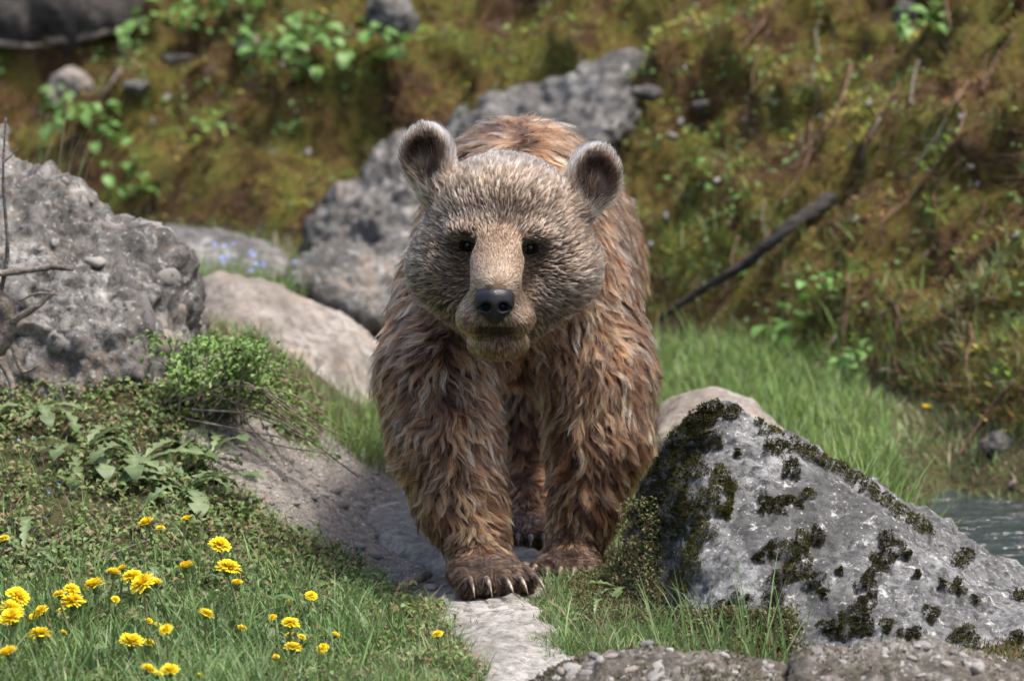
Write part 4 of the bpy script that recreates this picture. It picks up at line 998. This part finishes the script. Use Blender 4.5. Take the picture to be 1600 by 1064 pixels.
# ------------------------------------------------------------------ dandelion leaf rosettes
def lobed_leaf(seed, L=.16, W=.036):
    rg = np.random.default_rng(seed); n_ = 22; V, F, C = [], [], []; arch = rg.uniform(.5, 1.1); tw = rg.uniform(-.4, .4)
    x = z = 0.0; th = rg.uniform(.5, .9)
    base_c = np.array((.115, .170, .062)) * rg.uniform(.85, 1.15)
    for i in range(n_ + 1):
        s = i / n_; env = W * .5 * (.16 + .84 * min(1, s / .72) ** 1.1) * (1 - max(0, (s - .80) / .2) ** 2)
        tooth = 1 - .62 * ((i % 3) / 2.0) if s < .82 else 1
        wl = env * tooth * rg.uniform(.85, 1.1); wr = env * tooth * rg.uniform(.85, 1.1)
        back = -.006 * (1 - tooth * .5)
        V += [(-wl, x + back, z + wl * .35 + rg.normal(0, .0012)), (0, x, z), (wr, x + back, z + wr * .35 + rg.normal(0, .0012))]
        rib = np.array((.20, .24, .12)); C += [base_c, rib if s < .8 else base_c, base_c]
        x += math.cos(th) * L / n_; z += math.sin(th) * L / n_; th -= arch * 2.0 / n_
        if i < n_:
            o = i * 3; F += [(o, o+1, o+4, o+3), (o+1, o+2, o+5, o+4)]
    return mesh_np('leaf', np.array(V), np.array(F), np.array(C))
LVM = [lobed_leaf(i) for i in range(7)]
for me in LVM: me.materials.append(M_LEAF)
def rosette(u, v, n_, sc, label, cat='plant', spread=6.283, a0=0., name='dandelion_plant', meshes=None, group='dandelion leaf rosettes'):
    g = G(u, v)
    if g is None: return
    t_ = thing(name, label, cat, g, group)
    for i in range(n_):
        lo_ = link('leaf', random.choice(meshes or LVM), None, t_, (0, 0, .002)); k = sc * random.uniform(.7, 1.2); lo_.scale = (k * random.uniform(.85, 1.25), k, k)
        lo_.rotation_euler = (random.uniform(-.25, .35), random.uniform(-.3, .3), a0 + spread * (i + random.uniform(-.3, .3)) / n_)
    return t_
rosette(215, 735, 18, 1.05, 'large rosette of grey-green toothed leaves on the mound below the boulder')
rosette(130, 715, 14, .95, 'toothed leaf rosette left of the large grey-green rosette')
rosette(290, 775, 15, 1.0, 'flat toothed rosette beside the gravel, right of the large rosette')
rosette(330, 720, 8, .9, 'small toothed rosette at the gravel edge above the flat one')
rosette(60, 650, 11, 1.0, 'toothed rosette close under the conglomerate boulder')
rosette(235, 900, 9, .75, 'toothed leaves under the dense cluster of dandelions')
rosette(340, 985, 11, .95, 'dandelion leaf rosette below the pair of tall flowers')
rosette(395, 930, 8, .75, 'dark green dandelion leaves right of the tall flowers')
rosette(300, 1050, 9, .8, 'toothed leaf rosette at the bottom edge below the flowers')
rosette(455, 1020, 8, .55, 'small leaf rosette under the loose bunch near the path')
rosette(110, 1010, 9, .75, 'toothed leaves among the flowers in the lower left corner')
rosette(40, 960, 7, .7, 'leaf rosette under the flowers by the left edge')
rosette(545, 960, 6, .45, 'tiny leaf rosette in the turf close to the path edge')
rosette(640, 1035, 6, .40, 'tiny leaf rosette in the turf at the bottom near the path')
rosette(150, 960, 10, .8, 'leafy rosette between the left row and the dense dandelion cluster')
rosette(270, 940, 9, .75, 'toothed leaves just right of the dense dandelion cluster')
rosette(390, 1000, 10, .8, 'broad toothed rosette left of the loose bunch near the path')
rosette(520, 1045, 9, .6, 'leaf rosette at the bottom edge below the loose bunch')
rosette(190, 1050, 9, .75, 'leaf rosette at the bottom edge below the middle of the patch')
rosette(40, 880, 9, .8, 'leaf rosette at the left edge above the flowers')
rosette(985, 935, 9, .75, 'pale toothed leaf rosette between the path and the mossy boulder')
rosette(1010, 880, 6, .6, 'small leaf rosette against the foot of the mossy boulder')
rosette(930, 975, 6, .5, 'low rosette at the path edge in front of the bear')

# ------------------------------------------------------------------ broad-leaved plants on the bank
def oval_leaf(seed, L=.07, W=.045):
    rg = np.random.default_rng(seed); n_ = 8; V, F, C = [], [], []; bc = np.array((.105, .20, .045)) * rg.uniform(.7, 1.2)
    for i in range(n_ + 1):
        s = i / n_; w = W * .5 * math.sin(math.pi * min(1, s * .94 + .04)) ** .7; y = L * (s + .25); z = .02 + L * (.35 * s - .55 * s * s)
        V += [(-w, y, z + w * .25), (0, y, z), (w, y, z + w * .25)]; C += [bc, bc * 1.15, bc]
        if i < n_: o = i * 3; F += [(o, o+1, o+4, o+3), (o+1, o+2, o+5, o+4)]
    o = len(V); V += [(-.001, 0, 0), (.001, 0, 0), (.001, L * .25, .02), (-.001, L * .25, .02)]; C += [bc] * 4; F.append((o, o+1, o+2, o+3))
    return mesh_np('leaf', np.array(V), np.array(F), np.array(C))
OVM = [oval_leaf(40 + i, .034 + .007 * i, .025 + .004 * i) for i in range(4)]
for me in OVM: me.materials.append(M_LEAF)
def bush(u, v, n_, sc, spread, label):
    g = G(u, v)
    if g is None: return
    t_ = thing('leafy_plant', label, 'plant', g, 'broad-leaved plants on the bank')
    for i in range(int(n_ * 1.8)):
        lo_ = link('leaf', random.choice(OVM), None, t_, (random.gauss(0, spread), random.gauss(-.03, spread * .5), random.uniform(.01, .09) + abs(random.gauss(0, spread * .5)))); k = sc * random.uniform(.7, 1.25); lo_.scale = (k, k, k)
        lo_.rotation_euler = (random.uniform(-.7, .3), random.uniform(-.4, .4), random.uniform(0, 6.28))
for a_ in [(300, 70, 16, 1.1, .06, 'green leafy plant on the bank beside the dark log'), (345, 45, 14, 1.1, .07, 'leafy plant at the top edge right of the log'), (390, 20, 12, 1.1, .06, 'leafy plant cut by the top edge above the bank'), (415, 105, 16, 1.15, .08, 'wide leafy plant in the middle of the upper bank'), (470, 80, 12, 1.0, .06, 'leafy plant left of the grey stone at the top'), (500, 120, 14, 1.05, .07, 'leafy plant below the grey stone at the top'), (450, 140, 12, 1.0, .07, 'lower leafy plant of the upper bank cluster'), (560, 110, 9, 1.0, .06, 'small leafy plant right of the upper bank cluster'), (625, 108, 5, 1.2, .03, 'single round-leaved sprig below the grey stone at the top'), (215, 75, 8, 1.1, .05, 'leafy sprig just under the dark log'), (120, 215, 14, 1.0, .06, 'leafy plant above the crest of the conglomerate boulder'), (160, 245, 10, .95, .05, 'leafy plant on the slope right of the boulder crest'), (205, 318, 12, 1.0, .05, 'light green plant behind the dark rounded boulder'), (90, 185, 8, .9, .04, 'small leafy plant near the pale stone upper left'), (330, 230, 7, .8, .05, 'sparse leafy plant in the mossy middle of the bank'), (1435, 75, 12, 1.15, .035, 'bright green leafy plant high on the right bank'), (1285, 480, 9, .9, .03, 'leafy plant at the foot of the right bank'), (1235, 545, 10, 1.0, .035, 'broad leafy plant in the grass under the right bank'), (1340, 600, 9, .9, .04, 'leafy plant above the stream edge'), (1110, 300, 6, .7, .05, 'little green plant on the bank right of the bear')]:
    bush(*a_)
# ------------------------------------------------------------------ forget-me-nots behind the boulder, blue speedwell in the turf
M_BLUE = plain_mat('petal_blue', (.16, .24, .62), (.30, .40, .80), 90, .6, .2, .2, 0.1)
def petal_mesh(r):
    V, F = [(0, 0, .0004)], []
    for k in range(5):
        a = k * 1.2566; o = len(V)
        for da, rr in ((-.5, .62), (-.32, .98), (.32, .98), (.5, .62)): V.append((r * rr * math.cos(a + da), r * rr * math.sin(a + da), .0012 * rr))
        F += [(0, o, o+1, o+2), (0, o+2, o+3, o+3)]
    return mesh_mixed('blossom', np.array(V), np.array(F))
BLM = petal_mesh(.0042); BLM.materials.append(M_BLUE); BLF = petal_mesh(.0065); BLF.materials.append(M_BLUE)
def blue_plant(u, v, n_, label, fl_):
    g = P(u, v, 2.9); g[2] = ground_z(g[0], g[1]); t_ = thing('forget_me_not', label, 'flower', g, 'forget-me-nots between the boulders')
    N = 420; b = RNG.normal(0, .055, (N, 3)) * np.array((1.2, .6, 0)); d = nrm(np.stack([RNG.normal(0, .5, N), RNG.normal(0, .5, N), np.abs(RNG.normal(1, .4, N))], -1))
    V, F, C = blades(b, RNG.uniform(.08, .19, N), RNG.uniform(.004, .007, N), RNG.uniform(0, 6.28, N), RNG.uniform(0, .7, N), RNG.uniform(0, .8, N), pal(FRESH, N))
    o = link('foliage', mesh_np('foliage', V, F, C), M_GRASS, t_); o['kind'] = 'stuff'
    for i in range(fl_):
        bo = link('blossom', BLF, None, t_, (random.gauss(0, .055), random.gauss(-.02, .03), random.uniform(.13, .20))); bo.rotation_euler = (random.uniform(.3, 1.2), random.uniform(-.4, .4), 0); k = random.uniform(.7, 1.1); bo.scale = (k, k, k)
blue_plant(285, 432, 0, 'forget-me-not clump with blue blossoms right of the big boulder', 8)
blue_plant(330, 438, 0, 'middle forget-me-not clump in front of the dark boulder', 7)
blue_plant(390, 440, 0, 'forget-me-not clump in front of the low end of the dark boulder', 8)
sp = [(8, 748), (50, 757), (72, 740), (75, 770), (92, 760), (108, 742), (70, 812), (80, 808), (122, 803), (128, 832), (5, 815), (17, 820), (35, 828), (90, 848), (120, 863), (165, 795), (282, 688), (280, 672), (311, 708), (265, 742), (180, 735), (30, 690), (50, 690), (25, 865), (12, 862), (148, 770), (85, 700), (196, 770), (420, 888), (240, 845)]
for i, (u, v) in enumerate(sp):
    g = G(u, v + 8)
    bo = link('speedwell_flower', BLM, None, None, g + np.array((0, 0, .012 + .006 * random.random()))); k = random.uniform(.85, 1.25); bo.scale = (k, k, k)
    bo.rotation_euler = (random.uniform(.3, .9), random.uniform(-.3, .3), random.uniform(0, 6)); tag(bo, 'tiny blue speedwell flower in the low herbs left of the path', 'flower', 'speedwell flowers in the herbs')
# ------------------------------------------------------------------ trailing shrub on the mound
sh = thing('trailing_shrub', 'dense small-leaved green shrub trailing over the gravel beside the boulder', 'shrub', G(330, 660))
sb = np.array(sh.location); LB, LD = [], []
def shp(u, v, Y): return P(u, v, Y)
Y0 = sb[1]
for i in range(46):
    a_ = random.random(); st = np.array((shp(255 + 130 * a_, 640 + random.uniform(-15, 25), Y0 + random.uniform(-.10, .12))))
    if i < 30: en = shp(random.uniform(215, 460), random.uniform(525, 625) + 0, Y0 + random.uniform(-.18, .14))
    else: en = shp(random.uniform(440, 560), random.uniform(620, 735), Y0 + random.uniform(-.16, .05))
    en = np.array(en); en[2] = max(en[2], ground_z(en[0], en[1]) + .01); mid = (st + en) / 2 + np.array((0, 0, .05 + .03 * random.random()))
    V, F = tube([st, mid, en], .0026, .0011, 5, 6); link('stem', mesh_mixed('stem', V - sb, F), M_TWIG, sh)
    line = smooth_line([st, mid, en], 30)
    nl = 70 if i < 30 else 16
    for _ in range(nl):
        LB.append(line[random.randrange(8, len(line))] + np.random.default_rng(random.randrange(1 << 30)).normal(0, .011, 3)); 
LB = np.array(LB); N = len(LB); d = nrm(RNG.normal(0, 1, (N, 3)) + np.array((0, -.2, .5)))
V, F, C = leafquads(LB - sb, d, nrm(RNG.normal(0, .5, (N, 3)) + np.array((0, -.3, 1))), RNG.uniform(.010, .020, N), RNG.uniform(.006, .011, N), pal([(.12, .215, .04), (.16, .255, .06), (.10, .17, .035), (.19, .26, .085)], N))
o = link('foliage', mesh_np('foliage', V, F, C), M_LEAF, sh); o['kind'] = 'stuff'
# bare dry stems hanging over the gravel
for i, (a_, b_, c_) in enumerate([((330, 615), (450, 665), (560, 745)), ((300, 640), (400, 650), (505, 700)), ((350, 600), (440, 625), (490, 690)), ((290, 655), (360, 668), (470, 690)), ((370, 640), (420, 690), (520, 710))]):
    V, F = tube([P(*a_, Y0 - .08), P(*b_, Y0 - .12), P(*c_, Y0 - .10)], .003, .0013, 5, 6); link('stem', mesh_mixed('stem', V - sb, F), M_PALEW, sh)
# ------------------------------------------------------------------ dead wood
tw = thing('dead_sapling', 'gnarled dead sapling with a thin upright twig at the left edge', 'dead tree', P(-5, 560, .72)); tb = np.array(tw.location)
def part_tube(name, pts, r0, r1, mat, **kw):
    V, F = tube(pts, r0, r1, **kw); return link(name, mesh_mixed(name, V - tb, F), mat, tw)
part_tube('stump', [P(-60, 600, .74), P(-10, 545, .70), P(12, 500, .69), P(2, 462, .69), P(-8, 440, .70)], .05, .012, M_PALEW, sides=12, rough=.5, seed=5, rad=[.040, .030, .022, .012, .006])
part_tube('twig', [P(0, 466, .69), P(12, 390, .68), P(8, 330, .68), P(5, 270, .68), P(9, 184, .69)], .006, .0022, M_BARK, sides=7, rough=.3)
part_tube('twig', [P(8, 252, .68), P(18, 243, .68), P(27, 234, .68)], .0025, .0012, M_BARK)
part_tube('branch', [P(-20, 428, .67), P(30, 424, .67), P(80, 418, .66), P(114, 420, .65)], .0085, .0065, M_PALEW, sides=9, rough=.35)
part_tube('branch', [P(15, 505, .68), P(55, 480, .67), P(86, 455, .68)], .010, .004, M_PALEW, sides=8, rough=.4)
part_tube('twig', [P(30, 470, .66), P(60, 458, .65), P(90, 461, .65)], .003, .002, M_PALEW)
part_tube('root', [P(20, 540, .68), P(35, 580, .67), P(62, 570, .66)], .008, .002, M_PALEW, rough=.4)
part_tube('root', [P(0, 560, .68), P(18, 600, .66), P(20, 640, .64)], .010, .003, M_PALEW, rough=.4)
o = tube_obj('dead_branch', [G(1030, 508) + np.array((0, -.03, .02)), G(1100, 470) + np.array((-.02, -.05, .03)), G(1180, 425) + np.array((-.03, -.06, .03)), G(1240, 375) + np.array((-.03, -.05, .03)), G(1310, 318) + np.array((-.02, -.04, .02))], .008, .020, M_LOG, sides=11, rough=.5, n_=10)
tag(o, 'dark lichened dead branch lying slanted on the right bank', 'branch')
for i, (lab, pts_) in enumerate([('thin brown root hanging above the fallen branch on the bank', [(1290, 140), (1272, 200), (1268, 250), (1240, 300), (1200, 345)]), ('forked root on the bank right of the branch', [(1335, 110), (1320, 160), (1300, 200), (1268, 240)]), ('pale root crossing the upper right bank', [(1500, 160), (1470, 215), (1440, 260), (1420, 290)]), ('reddish curved root in the middle of the right bank', [(1495, 225), (1460, 275), (1420, 320), (1385, 350), (1380, 390)]), ('pale bleached root below the bright leafy plant', [(1440, 100), (1432, 130), (1428, 165), (1436, 168)]), ('long root slanting near the right edge', [(1590, 60), (1560, 100), (1540, 150), (1545, 90)]), ('short pale root left of the bleached one', [(1380, 190), (1358, 230), (1350, 260)]), ('dark root low on the right bank', [(1560, 470), (1500, 490), (1440, 520), (1400, 545)]), ('dry stalk leaning above the stream grass', [(1310, 530), (1280, 580), (1240, 625)]), ('grey root at the undercut above the stream', [(1590, 600), (1555, 640), (1520, 690), (1500, 720)]), ('thin root at the top of the right bank', [(1480, 0), (1486, 30), (1490, 55)]), ('pale dry stick on the upper left bank', [(196, 112), (168, 150), (142, 185)])]):
    try: pp = [G(u, v) + np.array((-.01, -.02, .012)) for u, v in pts_]
    except TypeError: continue
    o = tube_obj('root', pp, random.uniform(.0035, .006), random.uniform(.0015, .003), M_PALEW if 'pale' in lab or 'bleached' in lab or 'dry' in lab else M_ROOT, n_=6, rough=.3); o.name = 'stick' if 'st' == lab.split()[1][:2] or 'stick' in lab else 'root'; tag(o, lab, 'root', 'roots and sticks on the bank')
for i in range(18):
    u, v = random.uniform(1150, 1590), random.uniform(20, 520); pp = []
    dx = random.uniform(-.9, .1)
    for k in range(6):
        g = G(u, v)
        if g is not None: pp.append(g + np.array((random.gauss(-.01, .008), -.02 + random.gauss(0, .006), .012)))
        st = random.uniform(16, 34); u += dx * st + random.gauss(0, 7); v += st
    if len(pp) > 3 and max(np.linalg.norm(a_ - b_) for a_, b_ in zip(pp[:-1], pp[1:])) < .22:
        tag(tube_obj('root', pp, random.uniform(.002, .0045), .0012, random.choice((M_ROOT, M_ROOT, M_PALEW)), n_=5, rough=.3), 'thin wiry root hanging down the moss of the right bank', 'root', 'thin roots on the right bank')
# the log in the upper left corner
gl_ = G(120, 118); lg = thing('fallen_log', 'dark weathered log overhanging the bank in the upper left corner', 'log', gl_); tb = np.array(gl_); tw = lg
Yl = gl_[1] + .12
part_tube('trunk', [P(-260, 0, Yl + .1), P(-20, 12, Yl), P(90, 18, Yl - .02), P(180, 20, Yl), P(240, 4, Yl + .12)], .13, .1, M_LOG, sides=26, rough=.45, n_=22, seed=9, rad=[.14, .14, .13, .11, .06])
part_tube('splinter', [P(70, 66, Yl - .12), P(150, 54, Yl - .13), P(225, 34, Yl - .05)], .016, .010, M_PALEW, sides=8, rough=.5)
part_tube('splinter', [P(-30, 62, Yl - .13), P(30, 72, Yl - .13), P(80, 70, Yl - .12)], .014, .008, M_PALEW, sides=8, rough=.5)
# ------------------------------------------------------------------ stones on the bank
def bank_stone(lab, u, v, ru, rv, mat, seed, name='stone'):
    g = G(u, v)
    if g is None: return
    g = g - np.array(ray(u, v)) * ru * .0011
    s_ = np.linalg.norm(g - np.array((0, CAM_Y, CAM_H))) / FPX; rg = np.random.default_rng(seed); q_ = nrm(rg.normal(size=(22, 3))) * np.array((ru * s_, (ru + rv) * .5 * s_, rv * s_)) * rg.uniform(.85, 1.1, (22, 1)); q_[:, 0] += 0
    rock(name, lab, q_ + g, mat, res=34, k=.08 * rv * s_, amp=.22 * rv * s_, freq=.9 / (rv * s_ + .01), seed=seed, cat='stone')
bank_stone('large whitish stone below the dark log', 108, 142, 46, 42, M_ROCK_P, 701); bank_stone('tall grey stone at the top edge of the bank', 612, 35, 50, 62, M_ROCK_G, 702, 'grey_stone'); bank_stone('beige stone among the leafy plants near the top', 385, 72, 26, 30, M_ROCK_P, 703)
bank_stone('flat pinkish stone right of the whitish stone', 280, 92, 30, 12, M_ROCK_P, 704); bank_stone('small grey stone below the flat pinkish one', 215, 135, 26, 14, M_ROCK_G, 705); bank_stone('grey stone high on the right bank beside the leafy plant', 1413, 20, 26, 28, M_ROCK_G, 706, 'grey_stone')
bank_stone('small grey stone in the moss right of the bear ear', 1095, 165, 18, 12, M_ROCK_G, 707); bank_stone('dark stone just right of the outcrop slab', 1010, 145, 26, 16, M_ROCK_G, 708); bank_stone('stone at the undercut above the stream', 1560, 690, 34, 24, M_ROCK_G, 709); bank_stone('small pale pebble stone at the water edge', 1583, 757, 9, 8, M_ROCK_P, 710)
for i, (u, v, w) in enumerate([(1050, 215, 9), (1042, 340, 8), (985, 318, 8), (1062, 192, 7), (1068, 108, 5), (1165, 190, 7), (1505, 185, 8), (1395, 165, 5), (1252, 225, 6), (1285, 185, 5), (1360, 165, 8), (1520, 260, 7), (1590, 370, 9), (1530, 290, 6), (1340, 345, 6), (1120, 285, 8), (1020, 385, 7), (440, 105, 6), (243, 190, 8), (260, 155, 9), (560, 285, 9), (480, 240, 8)]):
    h_, n_ = cast(TBVH, u, v)
    if h_: tag(pebble_obj(np.array(h_) + np.array(n_) * .010, n_, w * .0016 * (h_.y + 9) / 13, None, random.choice((2, 0, 5)), .1, 'stone'), 'small whitish stone lying in the moss of the bank', 'stone', 'small pale stones on the bank')
# ------------------------------------------------------------------ flat stones sunk in the path
def slab(lab, px, mat, seed, up=.012):
    top = [G(u, v) + np.array((0, 0, up)) for u, v in px]; rock('flat_stone', lab, top + [p_ - np.array((0, 0, .09)) for p_ in top] + [np.mean(top, 0) + np.array((0, 0, .006))], mat, res=90, k=.006, amp=.008, freq=9, seed=seed, fine=.5, chip=1.2, cat='stone')
M_SLAB = rock_mat('pale_path_stone', (.17, .155, .138), (.29, .27, .245), (.37, .345, .32), None, 1.0, .25, .25)
slab('pale flat stone sunk in the path right in front of the front paw', [(668, 950), (720, 928), (800, 930), (842, 958), (858, 1000), (905, 1045), (905, 1085), (765, 1085), (735, 1040), (715, 1000)], M_SLAB, 901)
slab('flat grey stone in the shade beneath the bear', [(560, 800), (640, 780), (760, 800), (840, 850), (850, 900), (700, 905), (620, 870)], M_SLAB, 902, .004)
# ------------------------------------------------------------------ loose pebbles and sticks on the path
ALLB = TBVH
def loose(u, v, w, tone, lab, grp='loose pebbles on the path'):
    h_, n_ = cast(ALLB, u, v)
    if h_: tag(pebble_obj(np.array(h_), (0, 0, 1), w / 780 * .5, None, tone, -.12, 'pebble'), lab, 'pebble', grp)
loose(672, 920, 30, 2, 'pale oval pebble beside the broken stick in front of the paw', None); loose(340, 747, 22, 5, 'white pebble at the gravel edge by the leaf rosette', None); loose(333, 768, 26, 5, 'larger white pebble just below the other white one', None); loose(405, 778, 26, 6, 'brownish angular pebble in the gravel', None); loose(562, 855, 28, 0, 'grey pebble at the turf edge left of the paw', None); loose(590, 872, 22, 4, 'dark pebble in the shade left of the paw', None); loose(525, 769, 24, 1, 'flat grey pebble in the shade on the path', None); loose(490, 778, 20, 1, 'round grey pebble in the shade on the path', None); loose(460, 788, 20, 0, 'grey pebble left of the shaded ones', None); loose(652, 985, 16, 1, 'small dark pebble in the turf below the stick', None)
p, nn = scatter(PAV, PAF, 150, lambda x, y: RANGE(x, y, -.95, .12, -1., 1.5))
dd = path_d(p[:, 0], p[:, 1])
for i in range(len(p)):
    w = random.choice((7, 8, 10, 12, 16, 22)) * (1.4 if p[i, 0] < -.25 else .75)
    tag(pebble_obj(p[i], (0, 0, 1), w / 780 * .5, None, random.choice((0, 1, 2, 3, 0)), .05, 'pebble'), 'small grey or beige pebble lying loose on the path', 'pebble', 'loose pebbles on the path')
a_, b_ = G(618, 934), G(668, 908); o = tube_obj('broken_stick', [a_ + np.array((0, 0, .012)), (a_ + b_) / 2 + np.array((0, 0, .017)), b_ + np.array((0, 0, .014))], .012, .0105, M_PALEW, sides=10, rough=.25)
tag(o, 'short broken stick lying on the path by the front paw', 'stick')
a_, b_ = G(130, 905), G(235, 865); o = tube_obj('dry_stalk', [a_ + np.array((0, 0, .02)), (a_ + b_) / 2 + np.array((0, 0, .03)), b_ + np.array((0, 0, .03))], .0025, .002, M_PALEW); tag(o, 'thin dry stalk lying across the turf above the dandelions', 'stalk')

# ------------------------------------------------------------------ fine gravel of the path
N = 9000; p, nn = scatter(PAV, PAF, N, lambda x, y: RANGE(x, y, -1., .4, -1.1, 1.9)); k = fbm(p, 5, 3, 801) + .5 * sm(-.15, -.5, p[:, 0]) > -.05; p = p[k]; N = len(p)
oc = np.array([(1, 0, 0), (0, 1, 0), (-1, 0, 0), (0, -1, 0), (0, 0, .7), (0, 0, -.7)], float); of = np.array([(0, 1, 4), (1, 2, 4), (2, 3, 4), (3, 0, 4), (1, 0, 5), (2, 1, 5), (3, 2, 5), (0, 3, 5)])
sz = .0015 + .0045 * RNG.random(N) ** 2.5; rot = RNG.uniform(0, 6.28, N); ox = oc[None] * RNG.uniform(.65, 1.3, (N, 6, 1)) * sz[:, None, None]
rx_ = ox[..., 0] * np.cos(rot)[:, None] - ox[..., 1] * np.sin(rot)[:, None]; ry_ = ox[..., 0] * np.sin(rot)[:, None] + ox[..., 1] * np.cos(rot)[:, None]
V = np.stack([rx_, ry_, ox[..., 2]], -1) + p[:, None, :]; F = (np.arange(N)[:, None, None] * 6 + of[None]).reshape(-1, 3)
C = np.repeat(pal([(.24, .215, .19), (.33, .30, .27), (.17, .155, .14), (.30, .24, .20), (.40, .37, .34)], N), 6, 0)
M_GRAV = attr_mat('gravel_grit', .9, 0, .2, 200)
tag(link('gravel', mesh_np('gravel', V.reshape(-1, 3), F, C), M_GRAV), 'fine grey gravel strewn over the trodden path', 'gravel', None, 'stuff')
